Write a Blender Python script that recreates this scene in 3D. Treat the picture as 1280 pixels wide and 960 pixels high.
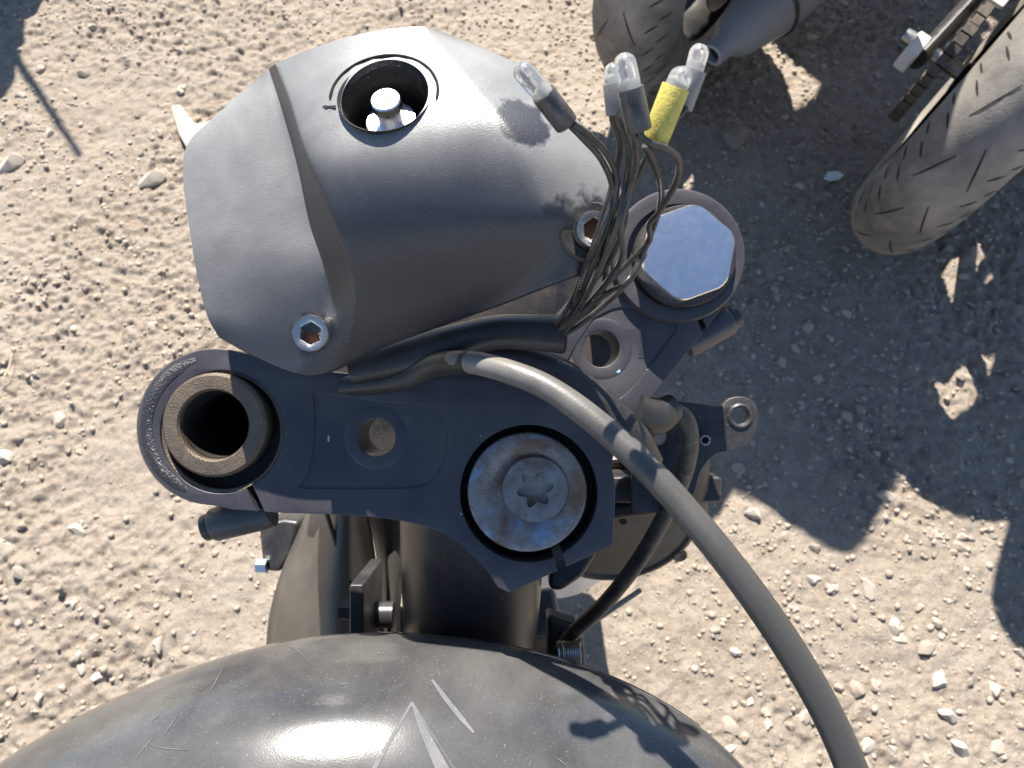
import bpy, bmesh, math, random
import numpy as np
from mathutils import Vector as V, Matrix, noise as mnoise

rad = math.radians
random.seed(11)
rng = np.random.default_rng(11)
for o in list(bpy.data.objects):
    bpy.data.objects.remove(o)
scene = bpy.context.scene
COL = scene.collection

# ------------------------------------------------------------------ camera, sky, sun, exposure
CAMH = 1.29
PITCH = 65.0
FPX = 966.0                      # focal length in pixels of the 1280 x 960 photograph
cam_d = bpy.data.cameras.new('camera')
cam = bpy.data.objects.new('camera', cam_d)
COL.objects.link(cam)
cam.location = (0, 0, CAMH)
cam.rotation_euler = (rad(90 - PITCH), 0, 0)
cam_d.sensor_width = 36
cam_d.lens = 36 * FPX / 1280
cam_d.clip_start = 0.01
cam_d.clip_end = 800
cam_d.dof.use_dof = True
cam_d.dof.focus_distance = 0.305
cam_d.dof.aperture_fstop = 26
scene.camera = cam

SUN_EL, SUN_AZ = 49.0, -8.0      # azimuth from +Y, negative = towards -X
world = bpy.data.worlds.new('World')
scene.world = world
world.use_nodes = True
wn = world.node_tree
bg = wn.nodes['Background']
sky = wn.nodes.new('ShaderNodeTexSky')
sky.sky_type = 'NISHITA'
sky.sun_disc = False
sky.sun_elevation = rad(SUN_EL)
sky.sun_rotation = rad(SUN_AZ)
sky.altitude = 900
sky.air_density = 1.0
sky.dust_density = 0.2
sky.ozone_density = 2.2
wn.links.new(sky.outputs[0], bg.inputs[0])
bg.inputs[1].default_value = 0.080
sd = bpy.data.lights.new('sun', 'SUN')
sd.energy = 5.0
sd.angle = rad(0.53)
sd.color = (1.0, 0.95, 0.87)
sun = bpy.data.objects.new('sun', sd)
COL.objects.link(sun)
SDIR = V((math.sin(rad(SUN_AZ)) * math.cos(rad(SUN_EL)), math.cos(rad(SUN_AZ)) * math.cos(rad(SUN_EL)), math.sin(rad(SUN_EL))))
sun.rotation_euler = SDIR.to_track_quat('Z', 'Y').to_euler()
sun.location = SDIR * 20
scene.view_settings.view_transform = 'Standard'
scene.view_settings.look = 'None'
scene.view_settings.gamma = 1
scene.view_settings.use_curve_mapping = False
scene.view_settings.exposure = 1.28
scene.render.engine = 'CYCLES'
scene.render.resolution_x, scene.render.resolution_y = 1024, 768

# ------------------------------------------------------------------ measuring: photograph -> place
CO = V((0, 0, CAMH))
FW = V((0, math.cos(rad(PITCH)), -math.sin(rad(PITCH))))   # steering axis, downwards
UP = V((0, math.sin(rad(PITCH)), math.cos(rad(PITCH))))
RT = V((1, 0, 0))
NB = -FW                                                    # normal of the clamp
D0 = 0.32


def W(px, py, depth):
    return CO + (FW + RT * ((px - 640) / FPX) + UP * ((480 - py) / FPX)) * depth


def P(px, py, h=0.0):            # h in millimetres above the clamp's top face
    return W(px, py, D0 - h * 0.001)


def G(px, py, z=0.0):
    d = FW + RT * ((px - 640) / FPX) + UP * ((480 - py) / FPX)
    return CO + d * ((z - CAMH) / d.z)


MM = D0 / FPX                    # metres per pixel at the clamp


# ------------------------------------------------------------------ materials
def new_mat(name):
    m = bpy.data.materials.new(name)
    m.use_nodes = True
    nt = m.node_tree
    return m, nt, nt.nodes['Principled BSDF']


def N(nt, kind, **kw):
    n = nt.nodes.new(kind)
    for k, v in kw.items():
        if k in n.inputs.keys():
            n.inputs[k].default_value = v
        else:
            setattr(n, k, v)
    return n


def mixc(nt, fac, a, b):
    n = nt.nodes.new('ShaderNodeMix')
    n.data_type = 'RGBA'
    for sock, val in ((0, fac), (6, a), (7, b)):
        if hasattr(val, 'links'):
            nt.links.new(val, n.inputs[sock])
        elif sock == 0:
            n.inputs[0].default_value = val
        else:
            n.inputs[sock].default_value = (*val, 1)
    return n.outputs[2]


def ramp(nt, src, a, b):
    n = nt.nodes.new('ShaderNodeMapRange')
    n.inputs[1].default_value = a
    n.inputs[2].default_value = b
    nt.links.new(src, n.inputs[0])
    return n.outputs[0]


def mul(nt, a, b, op='MULTIPLY'):
    n = nt.nodes.new('ShaderNodeMath')
    n.operation = op
    for i, x in enumerate((a, b)):
        if hasattr(x, 'links'):
            nt.links.new(x, n.inputs[i])
        else:
            n.inputs[i].default_value = x
    n.use_clamp = True
    return n.outputs[0]


def tex(nt, co, scale, detail=4, rough=0.6, dist=0.0):
    n = N(nt, 'ShaderNodeTexNoise', Scale=scale, Detail=detail, Roughness=rough, Distortion=dist)
    nt.links.new(co, n.inputs['Vector'])
    return n.outputs['Fac']


def worn(name, base, rough=0.5, metal=0.0, dust=(0.30, 0.26, 0.21), dust_amt=0.25, dscale=60, speck=0.3,
         speck_scale=900, bump=0.05, bump_scale=1500, base2=None, b2scale=25, b2=(0.45, 0.6), rvar=0.12, spec=0.5, dgrad=None, dust_lit=None, drange=(0.35, 0.75), stain_shade=None):
    """painted, rubber or metal surface with patchy dust, specks, second tone and fine relief"""
    m, nt, p = new_mat(name)
    co = nt.nodes.new('ShaderNodeTexCoord').outputs['Object']
    col = None
    src = base
    if base2:
        f = ramp(nt, tex(nt, co, b2scale, 6, 0.65, 0.4), *b2)
        src = mixc(nt, f, base, base2)
    patch = tex(nt, co, dscale, 7, 0.65, 0.3)
    fac = mul(nt, ramp(nt, patch, *drange), dust_amt)
    if stain_shade:                      # patches wiped clean of dust, plus one painting cast shade: (world point, radius) each
        pos = nt.nodes.new('ShaderNodeNewGeometry').outputs['Position']
        nz = tex(nt, pos, 160, 5, 0.6)
        for pt, rd in stain_shade:
            vm = nt.nodes.new('ShaderNodeVectorMath')
            vm.operation = 'DISTANCE'
            nt.links.new(pos, vm.inputs[0])
            vm.inputs[1].default_value = pt
            am = nt.nodes.new('ShaderNodeMath')
            am.operation = 'MULTIPLY_ADD'
            nt.links.new(nz, am.inputs[0])
            am.inputs[1].default_value = rd * 1.6
            nt.links.new(vm.outputs['Value'], am.inputs[2])
            fac = mul(nt, fac, ramp(nt, am.outputs[0], rd * 1.70, rd * 1.95))
    if dgrad:                      # more dust towards one end of the part
        sp = nt.nodes.new('ShaderNodeSeparateXYZ')
        nt.links.new(co, sp.inputs[0])
        fac = mul(nt, fac, ramp(nt, sp.outputs[0], *dgrad))
    if dust_lit:                     # paler upward faces: settled dust plus painted sunlit tone
        sp = nt.nodes.new('ShaderNodeSeparateXYZ')
        nt.links.new(nt.nodes.new('ShaderNodeNewGeometry').outputs['Normal'], sp.inputs[0])
        fac = mul(nt, fac, ramp(nt, sp.outputs[2], *dust_lit))
    src = mixc(nt, fac, src, dust)
    if speck:
        s = ramp(nt, tex(nt, co, speck_scale, 2, 0.5), 0.64, 0.74)
        s = mul(nt, s, speck)
        src = mixc(nt, s, src, tuple(min(1, c * 1.5) for c in dust))
    nt.links.new(src, p.inputs['Base Color'])
    r = nt.nodes.new('ShaderNodeMapRange')
    nt.links.new(patch, r.inputs[0])
    r.inputs[1].default_value, r.inputs[2].default_value = 0.3, 0.75
    r.inputs[3].default_value, r.inputs[4].default_value = max(0.03, rough - rvar), min(1, rough + rvar)
    nt.links.new(r.outputs[0], p.inputs['Roughness'])
    p.inputs['Metallic'].default_value = metal
    p.inputs['Specular IOR Level'].default_value = spec
    if bump:
        b = N(nt, 'ShaderNodeBump', Strength=bump, Distance=0.002)
        nt.links.new(tex(nt, co, bump_scale, 3, 0.6), b.inputs['Height'])
        nt.links.new(b.outputs[0], p.inputs['Normal'])
    return m


M = {}
M['clamp'] = worn('black_anodised', (0.035, 0.032, 0.039), 0.42, 0.0, dust=(0.22, 0.20, 0.18), dust_amt=0.16, dscale=30, speck=0.14, speck_scale=1100, bump=0.08, bump_scale=2200, spec=0.7)
M['castclamp'] = worn('black_grainy_coat', (0.024, 0.024, 0.028), 0.28, 0.0, dust_amt=0.08, speck=0.3, speck_scale=1300, bump=0.5, bump_scale=1200)
M['cover'] = worn('matt_black_plastic', (0.022, 0.022, 0.028), 0.40, 0.0, dust=(0.28, 0.273, 0.26), dust_amt=0.95, dscale=18, speck=0.16, speck_scale=1300, bump=0.14, bump_scale=1700, rvar=0.04, spec=0.7, dust_lit=(0.60, 0.96), drange=(0.05, 0.65), stain_shade=[(P(728, 305, 56), .015), (P(655, 150, 66), .009), (P(400, 425, 32), .010)])  # upward dust also paints the sun's sheen; third patch paints the block's shade
M['tank'] = worn('dusty_black_paint', (0.042, 0.042, 0.043), 0.12, 0.0, dust=(0.20, 0.19, 0.175), dust_amt=0.45, dscale=16, speck=0.35, speck_scale=1300, bump=0.03, bump_scale=1500, rvar=0.03, spec=0.5)
M['rubber'] = worn('dusty_rubber', (0.028, 0.026, 0.025), 0.55, dust=(0.32, 0.28, 0.23), dust_amt=0.35, dscale=90, speck=0.4, speck_scale=700, bump=0.15, bump_scale=1300)
M['hose'] = worn('grey_hose', (0.045, 0.042, 0.038), 0.45, dust=(0.36, 0.335, 0.30), dust_amt=0.8, dscale=14, speck=0.10, speck_scale=1800, bump=0.07, bump_scale=900, rvar=0.05, spec=0.6, dgrad=(0.035, -0.05))
M['sheath'] = worn('black_vinyl_sleeve', (0.020, 0.019, 0.019), 0.40, dust_amt=0.08, speck=0.15, bump=0.05)
M['wire'] = worn('wire_insulation', (0.022, 0.021, 0.021), 0.36, dust=(0.3, 0.27, 0.24), dust_amt=0.22, dscale=120, speck=0.2, bump=0.05)
M['wiremark'] = worn('wire_print', (0.42, 0.40, 0.37), 0.6, dust_amt=0.1)
M['socket'] = worn('bulb_socket_plastic', (0.035, 0.032, 0.032), 0.34, dust=(0.3, 0.28, 0.26), dust_amt=0.3, dscale=150, speck=0.3, bump=0.1)
M['greysocket'] = worn('grey_bulb_socket', (0.20, 0.20, 0.20), 0.45, dust_amt=0.3, dscale=150, bump=0.1)
M['yellow'] = worn('yellow_sleeve', (0.62, 0.52, 0.11), 0.55, dust=(0.22, 0.19, 0.07), dust_amt=0.6, dscale=260, speck=0.0, bump=0.2, bump_scale=900)
M['chrome'] = worn('cap_steel', (0.90, 0.905, 0.91), 0.27, 1.0, dust=(0.6, 0.58, 0.56), dust_amt=0.03, dscale=220, speck=0.06, speck_scale=2500, bump=0.02, rvar=0.03)
M['bolt'] = worn('zinc_bolt', (0.62, 0.60, 0.56), 0.30, 1.0, dust=(0.26, 0.18, 0.11), dust_amt=0.45, dscale=180, speck=0.2, bump=0.1)
M['washer'] = worn('corroded_washer', (0.27, 0.26, 0.255), 0.45, 0.45, dust=(0.17, 0.105, 0.065), dust_amt=0.95, dscale=70, drange=(0.38, 0.62), speck=0.35, speck_scale=1000, bump=0.3, bump_scale=900, base2=(0.26, 0.40, 0.56), b2scale=34, b2=(0.52, 0.60))  # bluish second tone in random patches
M['stemnut'] = worn('steel_bolt_head', (0.27, 0.26, 0.26), 0.45, 0.45, dust=(0.12, 0.08, 0.055), dust_amt=0.8, dscale=90, drange=(0.4, 0.65), speck=0.3, bump=0.2)
M['rust'] = worn('rusty_recess', (0.085, 0.042, 0.026), 0.8, 0.1, dust=(0.2,0.1,0.06), dust_amt=0.5, dscale=260, bump=0.3)
M['forktube'] = worn('rusty_fork_tube', (0.12, 0.093, 0.070), 0.50, 0.5, dust=(0.22, 0.165, 0.115), dust_amt=0.7, dscale=120, speck=0.4, speck_scale=1200, bump=0.35, bump_scale=1400)
M['bore'] = worn('dark_bore', (0.018, 0.015, 0.013), 0.6, 0.2, dust_amt=0.1)
M['frame'] = worn('frame_paint', (0.018, 0.019, 0.023), 0.36, 0.0, dust=(0.22, 0.17, 0.12), dust_amt=0.25, dscale=26, speck=0.3, bump=0.06)
M['shroud'] = worn('brown_grey_plastic', (0.045, 0.041, 0.037), 0.42, dust=(0.26, 0.22, 0.17), dust_amt=0.4, dscale=18, speck=0.1, bump=0.04)
M['horn'] = worn('dusty_horn_face', (0.075, 0.068, 0.058), 0.5, 0.2, dust=(0.30, 0.25, 0.18), dust_amt=0.5, dscale=30, speck=0.2)
M['bracket'] = worn('bracket_paint', (0.022, 0.022, 0.026), 0.45, dust_amt=0.15, speck=0.3)
M['scratch'] = worn('bare_scratch', (0.12, 0.12, 0.117), 0.6, 0.0, dust=(0.06,0.06,0.06), dust_amt=0.8, dscale=220, speck=0.0, spec=0.2)
M['emblem'] = worn('worn_emblem', (0.085, 0.088, 0.092), 0.6, 0.0, dust=(0.26, 0.25, 0.24), dust_amt=0.6, dscale=90, speck=0.4, spec=0.2)
M['chip'] = worn('paint_chip', (0.40, 0.42, 0.45), 0.6, 0.0, dust_amt=0.1, speck=0)
M['chipblue'] = worn('blue_paint_chip', (0.30, 0.50, 0.80), 0.6, 0.0, dust_amt=0.1, speck=0)
M['tyre'] = worn('dusty_tyre', (0.115, 0.106, 0.095), 0.85, dust=(0.44, 0.39, 0.33), dust_amt=0.95, dscale=6, speck=0.3, speck_scale=500, bump=0.3, bump_scale=260)
M['groove'] = worn('tyre_groove', (0.010, 0.010, 0.010), 0.95, dust_amt=0.05, bump=0)
M['alloy'] = worn('rim_paint', (0.025, 0.025, 0.027), 0.40, 0.2, dust_amt=0.35, dscale=12)
M['steel'] = worn('scuffed_steel', (0.48, 0.47, 0.45), 0.34, 0.9, dust=(0.25, 0.19, 0.13), dust_amt=0.5, dscale=25)
M['chain'] = worn('dirty_chain', (0.06, 0.052, 0.045), 0.6, 0.4, dust=(0.26, 0.22, 0.17), dust_amt=0.6, dscale=120, bump=0.3)
M['silencer'] = worn('grey_silencer', (0.26, 0.265, 0.28), 0.42, 0.0, dust=(0.38, 0.34, 0.29), dust_amt=0.5, dscale=9)
M['engine'] = worn('engine_metal', (0.10, 0.098, 0.095), 0.5, 0.6, dust=(0.30, 0.25, 0.19), dust_amt=0.5, dscale=15)
M['seat'] = worn('black_seat_vinyl', (0.022, 0.021, 0.020), 0.55, dust_amt=0.3, dscale=12)
M['redpaint'] = worn('dark_body_paint', (0.045, 0.046, 0.055), 0.30, dust_amt=0.3, dscale=10)
M['whitepl'] = worn('white_plastic', (0.74, 0.72, 0.68), 0.45, dust_amt=0.3, dscale=14)
M['lens'] = worn('red_lens', (0.35, 0.02, 0.015), 0.2, dust_amt=0.1)
M['blackhole'] = worn('hole_shade', (0.008, 0.008, 0.008), 0.9, dust_amt=0.0, speck=0, bump=0)  # near-black colour paints the shade inside hole mouths, groove and notch


def glass_mat():
    m, nt, p = new_mat('bulb_glass')
    p.inputs['Base Color'].default_value = (0.97, 0.97, 0.96, 1)
    p.inputs['Transmission Weight'].default_value = 0.90
    p.inputs['IOR'].default_value = 1.45
    p.inputs['Roughness'].default_value = 0.18
    return m


M['glass'] = glass_mat()


def ground_mat():
    m, nt, p = new_mat('dry_dirt')
    co = nt.nodes.new('ShaderNodeTexCoord').outputs['Object']
    a = ramp(nt, tex(nt, co, 2.2, 7, 0.65), 0.35, 0.65)
    c = mixc(nt, a, (0.375, 0.300, 0.230), (0.475, 0.392, 0.310))
    b = ramp(nt, tex(nt, co, 30, 6, 0.7), 0.42, 0.68)
    c = mixc(nt, mul(nt, b, 0.6), c, (0.54, 0.465, 0.385))
    d = ramp(nt, tex(nt, co, 110, 6, 0.75), 0.54, 0.70)
    c = mixc(nt, mul(nt, d, 0.75), c, (0.165, 0.132, 0.105))
    e = ramp(nt, tex(nt, co, 330, 4, 0.7), 0.56, 0.68)
    c = mixc(nt, mul(nt, e, 0.8), c, (0.64, 0.57, 0.48))
    g = ramp(nt, tex(nt, co, 520, 3, 0.7), 0.60, 0.70)
    c = mixc(nt, mul(nt, g, 0.8), c, (0.13, 0.105, 0.085))
    nt.links.new(c, p.inputs['Base Color'])
    p.inputs['Roughness'].default_value = 0.95
    p.inputs['Specular IOR Level'].default_value = 0.2
    b1 = N(nt, 'ShaderNodeBump', Strength=1.0, Distance=0.007)
    nt.links.new(tex(nt, co, 160, 6, 0.75), b1.inputs['Height'])
    b2 = N(nt, 'ShaderNodeBump', Strength=0.8, Distance=0.003)
    nt.links.new(tex(nt, co, 620, 4, 0.7), b2.inputs['Height'])
    nt.links.new(b1.outputs[0], b2.inputs['Normal'])
    nt.links.new(b2.outputs[0], p.inputs['Normal'])
    return m


M['ground'] = ground_mat()
STONE = [worn('stone_%d' % i, c, 0.85, dust=(0.40, 0.33, 0.26), dust_amt=0.8, dscale=60, speck=0.3, speck_scale=400, bump=0.3, bump_scale=350, spec=0.3)
         for i, c in enumerate([(0.38, 0.315, 0.25), (0.30, 0.245, 0.195), (0.45, 0.395, 0.335), (0.20, 0.175, 0.15), (0.39, 0.32, 0.25)])]


# ------------------------------------------------------------------ mesh building
def frame_of(ax):
    ax = V(ax).normalized()
    r = V((0, 0, 1)) if abs(ax.z) < 0.9 else V((1, 0, 0))
    e1 = (r - ax * r.dot(ax)).normalized()
    return ax, e1, ax.cross(e1)


class MB:
    def __init__(s):
        s.v, s.f = [], []

    def add(s, vs, fs):
        b = len(s.v)
        s.v += [V(x) for x in vs]
        s.f += [tuple(i + b for i in f) for f in fs]
        return s

    def tube(s, pts, r, n=12, closed=False, caps=True, flat=None):
        pts = [V(p) for p in pts]
        m = len(pts)
        rr = list(r) if hasattr(r, '__len__') else [r] * m
        tans = []
        for i in range(m):
            a = pts[(i - 1) % m] if closed else pts[max(i - 1, 0)]
            b = pts[(i + 1) % m] if closed else pts[min(i + 1, m - 1)]
            tans.append((b - a).normalized())
        _, e1, _ = frame_of(tans[0])
        if flat:
            e1 = (V(flat) - tans[0] * V(flat).dot(tans[0])).normalized()
        vs, fs = [], []
        for i in range(m):
            t = tans[i]
            e1 = (e1 - t * e1.dot(t)).normalized()
            e2 = t.cross(e1)
            q = rr[i]
            ra, rb = (q if hasattr(q, '__len__') else (q, q))
            for k in range(n):
                an = 2 * math.pi * k / n
                vs.append(pts[i] + e1 * (ra * math.cos(an)) + e2 * (rb * math.sin(an)))
        for i in range(m if closed else m - 1):
            j = (i + 1) % m
            for k in range(n):
                l = (k + 1) % n
                fs.append((i * n + k, i * n + l, j * n + l, j * n + k))
        if caps and not closed:
            fs.append(tuple(reversed(range(n))))
            fs.append(tuple((m - 1) * n + k for k in range(n)))
        return s.add(vs, fs)

    def lathe(s, o, ax, prof, n=36, ref=None):
        """prof: list of (distance along axis, radius)"""
        o = V(o)
        ax, e1, e2 = frame_of(ax)
        if ref is not None:
            e1 = (V(ref) - ax * V(ref).dot(ax)).normalized()
            e2 = ax.cross(e1)
        vs, fs, rings = [], [], []
        for t, r in prof:
            if r < 1e-7:
                rings.append([len(vs)])
                vs.append(o + ax * t)
            else:
                rings.append(list(range(len(vs), len(vs) + n)))
                for k in range(n):
                    an = 2 * math.pi * k / n
                    vs.append(o + ax * t + e1 * (r * math.cos(an)) + e2 * (r * math.sin(an)))
        for a, b in zip(rings[:-1], rings[1:]):
            for k in range(n):
                l = (k + 1) % n
                if len(a) == 1 and len(b) == 1:
                    continue
                if len(a) == 1:
                    fs.append((a[0], b[l], b[k]))
                elif len(b) == 1:
                    fs.append((a[k], a[l], b[0]))
                else:
                    fs.append((a[k], a[l], b[l], b[k]))
        return s.add(vs, fs)

    def box(s, o, ex, ey, ez):
        o, ex, ey, ez = V(o), V(ex), V(ey), V(ez)
        vs = [o + ex * a + ey * b + ez * c for a in (-1, 1) for b in (-1, 1) for c in (-1, 1)]
        return s.add(vs, [(0, 1, 3, 2), (4, 6, 7, 5), (0, 4, 5, 1), (2, 3, 7, 6), (0, 2, 6, 4), (1, 5, 7, 3)])

    def prism(s, pts, d):
        pts = [V(p) for p in pts]
        n = len(pts)
        d = V(d)
        return s.add(pts + [p + d for p in pts],
                     [tuple(reversed(range(n))), tuple(range(n, 2 * n))] + [(i, (i + 1) % n, n + (i + 1) % n, n + i) for i in range(n)])

    def grid(s, rows, closed_u=False):
        nr, nc = len(rows), len(rows[0])
        vs = [p for r in rows for p in r]
        fs = []
        for i in range(nr - 1):
            for j in range(nc if closed_u else nc - 1):
                k = (j + 1) % nc
                fs.append((i * nc + j, i * nc + k, (i + 1) * nc + k, (i + 1) * nc + j))
        return s.add(vs, fs)


WLOC = {}


def finish(me, smooth, ang=38):
    bm = bmesh.new()
    bm.from_mesh(me)
    bmesh.ops.recalc_face_normals(bm, faces=bm.faces)
    bm.to_mesh(me)
    bm.free()
    if smooth:
        me.polygons.foreach_set('use_smooth', [True] * len(me.polygons))
        me.set_sharp_from_angle(angle=rad(ang))


def ob(name, mb, mat, parent=None, smooth=True, bevel=0.0, ang=38, solid=0.0, subsurf=0, label=None, seg=2):
    vs = mb.v
    c = sum(vs, V()) / len(vs)
    me = bpy.data.meshes.new(name)
    me.from_pydata([tuple(v - c) for v in vs], [], mb.f)
    finish(me, smooth, ang)
    return link(name, me, c, mat, parent, bevel, solid, subsurf, label, seg)


def link(name, me, c, mat, parent=None, bevel=0.0, solid=0.0, subsurf=0, label=None, seg=2):
    o = bpy.data.objects.new(name, me)
    COL.objects.link(o)
    me.materials.append(mat if not isinstance(mat, str) else M[mat])
    if parent:
        o.parent = parent
        o.location = c - WLOC[parent.name]
    else:
        o.location = c
    WLOC[o.name] = V(c)
    if solid:
        md = o.modifiers.new('thick', 'SOLIDIFY')
        md.thickness = solid
        md.offset = 0
    if bevel:
        md = o.modifiers.new('bevel', 'BEVEL')
        md.width = bevel
        md.segments = seg
        md.limit_method = 'ANGLE'
        md.angle_limit = rad(40)
        md.harden_normals = True
    if subsurf:
        md = o.modifiers.new('sub', 'SUBSURF')
        md.levels = md.render_levels = subsurf
    if label:
        o['label'] = label
    return o


def thing(name, label, cat, loc=(0, 0, 0), group=None):
    o = bpy.data.objects.new(name, None)
    COL.objects.link(o)
    o.empty_display_size = 0.1
    o.location = loc
    WLOC[o.name] = V(loc)
    o['label'] = label
    o['category'] = cat
    if group:
        o['group'] = group
    return o


def copy_tree(o, parent=None):
    c = o.copy()
    COL.objects.link(c)
    if parent:
        c.parent = parent
    for ch in list(o.children):
        copy_tree(ch, c)
    return c


def cr(pts, n=8):
    """Catmull-Rom through points (any dimension)"""
    pts = [np.array(p, float) for p in pts]
    out = []
    for i in range(len(pts) - 1):
        p0, p1, p2, p3 = pts[max(i - 1, 0)], pts[i], pts[i + 1], pts[min(i + 2, len(pts) - 1)]
        for k in range(n):
            t = k / n
            out.append(0.5 * ((2 * p1) + (-p0 + p2) * t + (2 * p0 - 5 * p1 + 4 * p2 - p3) * t * t + (-p0 + 3 * p1 - 3 * p2 + p3) * t ** 3))
    out.append(pts[-1])
    return out


def resample(pts, n):
    a = np.array(cr(pts, 24))
    d = np.r_[0, np.cumsum(np.linalg.norm(np.diff(a, axis=0), axis=1))]
    s = np.linspace(0, d[-1], n)
    return np.stack([np.interp(s, d, a[:, k]) for k in range(a.shape[1])], 1)


def ppath(pts, n=8):
    return [P(*q) for q in cr(pts, n)]


def wpath(pts, n=8):
    return [W(*q) for q in cr(pts, n)]


# ------------------------------------------------------------------ ground
def vnoise(x, y, cell, seed):
    r = np.random.default_rng(seed)
    T = 257
    tab = r.random((T, T))
    fx, fy = x / cell + 1000.0, y / cell + 1000.0
    ix, iy = np.floor(fx).astype(int), np.floor(fy).astype(int)
    tx, ty = fx - ix, fy - iy
    tx, ty = tx * tx * (3 - 2 * tx), ty * ty * (3 - 2 * ty)
    g = lambda a, b: tab[a % T, b % T]
    return (g(ix, iy) * (1 - tx) * (1 - ty) + g(ix + 1, iy) * tx * (1 - ty) + g(ix, iy + 1) * (1 - tx) * ty + g(ix + 1, iy + 1) * tx * ty) - 0.5


def ground_z(x, y):
    x, y = np.asarray(x, float), np.asarray(y, float)
    z = 0.010 * vnoise(x, y, 0.31, 1) + 0.007 * vnoise(x + y * .3, y, 0.09, 2) + 0.0055 * vnoise(x, y - x * .4, 0.036, 3)
    rough = np.clip(vnoise(x, y, 0.22, 9) * 2.2 + 0.95, 0.55, 1.6)
    z += rough * (0.0070 * vnoise(x * .8 + y * .6, y * .8 - x * .6, 0.016, 4) + 0.0055 * vnoise(x, y, 0.0105, 5) + 0.0042 * vnoise(x * .6 - y * .8, y * .6 + x * .8, 0.0062, 6))
    return z


def build_ground():
    def axis(a, b, step):
        core = np.arange(a, b, step)
        far = [0.02, 0.05, 0.1, 0.2, 0.4, 0.8, 1.6, 3, 6, 12, 25, 50, 100, 200, 400]
        return np.r_[[a - f for f in reversed(far)], core, [core[-1] + f for f in far]]
    xs, ys = axis(-1.40, 1.65, 0.0037), axis(-0.30, 2.25, 0.0037)
    X, Y = np.meshgrid(xs, ys)
    nx, ny = len(xs), len(ys)
    Z = ground_z(X, Y)
    co = np.stack([X, Y, Z], -1).reshape(-1, 3)
    idx = np.arange(nx * ny).reshape(ny, nx)
    q = np.stack([idx[:-1, :-1], idx[:-1, 1:], idx[1:, 1:], idx[1:, :-1]], -1).reshape(-1, 4)
    me = bpy.data.meshes.new('ground')
    me.vertices.add(len(co))
    me.vertices.foreach_set('co', co.ravel())
    me.loops.add(q.size)
    me.loops.foreach_set('vertex_index', q.ravel())
    me.polygons.add(len(q))
    me.polygons.foreach_set('loop_start', np.arange(0, q.size, 4))
    me.polygons.foreach_set('use_smooth', np.ones(len(q), bool))
    me.update()
    me.validate()
    o = bpy.data.objects.new('ground', me)
    me.materials.append(M['ground'])
    COL.objects.link(o)
    o['kind'] = 'structure'


build_ground()


# ------------------------------------------------------------------ stones and gravel
def ico(sub):
    bm = bmesh.new()
    bmesh.ops.create_icosphere(bm, subdivisions=sub, radius=1)
    v = np.array([x.co[:] for x in bm.verts])
    f = np.array([[q.index for q in p.verts] for p in bm.faces])
    bm.free()
    return v, f


IV2, IF2 = ico(2)
IV1, IF1 = ico(1)
stone_me = []
for k in range(15):
    off = V((k * 3.1, k * 1.7, 0))
    v = []
    for p in IV2:
        q = V(p)
        d = 1 + 0.45 * mnoise.noise(q * 1.2 + off) + 0.22 * mnoise.noise(q * 2.9 + off)
        # a few flat facets
        q = q * d
        for a in range(7):
            nrm = V((math.sin(a * 2.1 + k), math.cos(a * 1.3 + k * 2), math.sin(a + k * .7))).normalized()
            e = q.dot(nrm) - 0.66
            if e > 0:
                q -= nrm * e * 0.85
        v.append((q.x * (1.15 + .1 * (k % 3)), q.y * 0.9, q.z * (0.62 + .07 * (k % 4))))
    me = bpy.data.meshes.new('stone')
    me.from_pydata(v, [], [tuple(int(i) for i in f) for f in IF2])
    me.polygons.foreach_set('use_smooth', [True] * len(me.polygons))
    me.set_sharp_from_angle(angle=rad(21))
    me.materials.append(STONE[k % 5])
    stone_me.append(me)


def stone(px, py, size_px, label, group=None, kind=None, name='stone', flat=1.0):
    g = G(px, py)
    depth = (g - CO).dot(FW)
    r = 0.46 * size_px / FPX * depth
    k = kind if kind is not None else random.randrange(15)
    o = bpy.data.objects.new(name, stone_me[k])
    COL.objects.link(o)
    z = float(ground_z(g.x, g.y))
    o.location = (g.x, g.y, z + r * 0.02)
    o.scale = (r, r, r * flat)
    o.rotation_euler = (random.uniform(-.3, .3), random.uniform(-.3, .3), random.uniform(0, 6.28))
    o['label'] = label
    o['category'] = 'stone'
    if group:
        o['group'] = group
    return o


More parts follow.
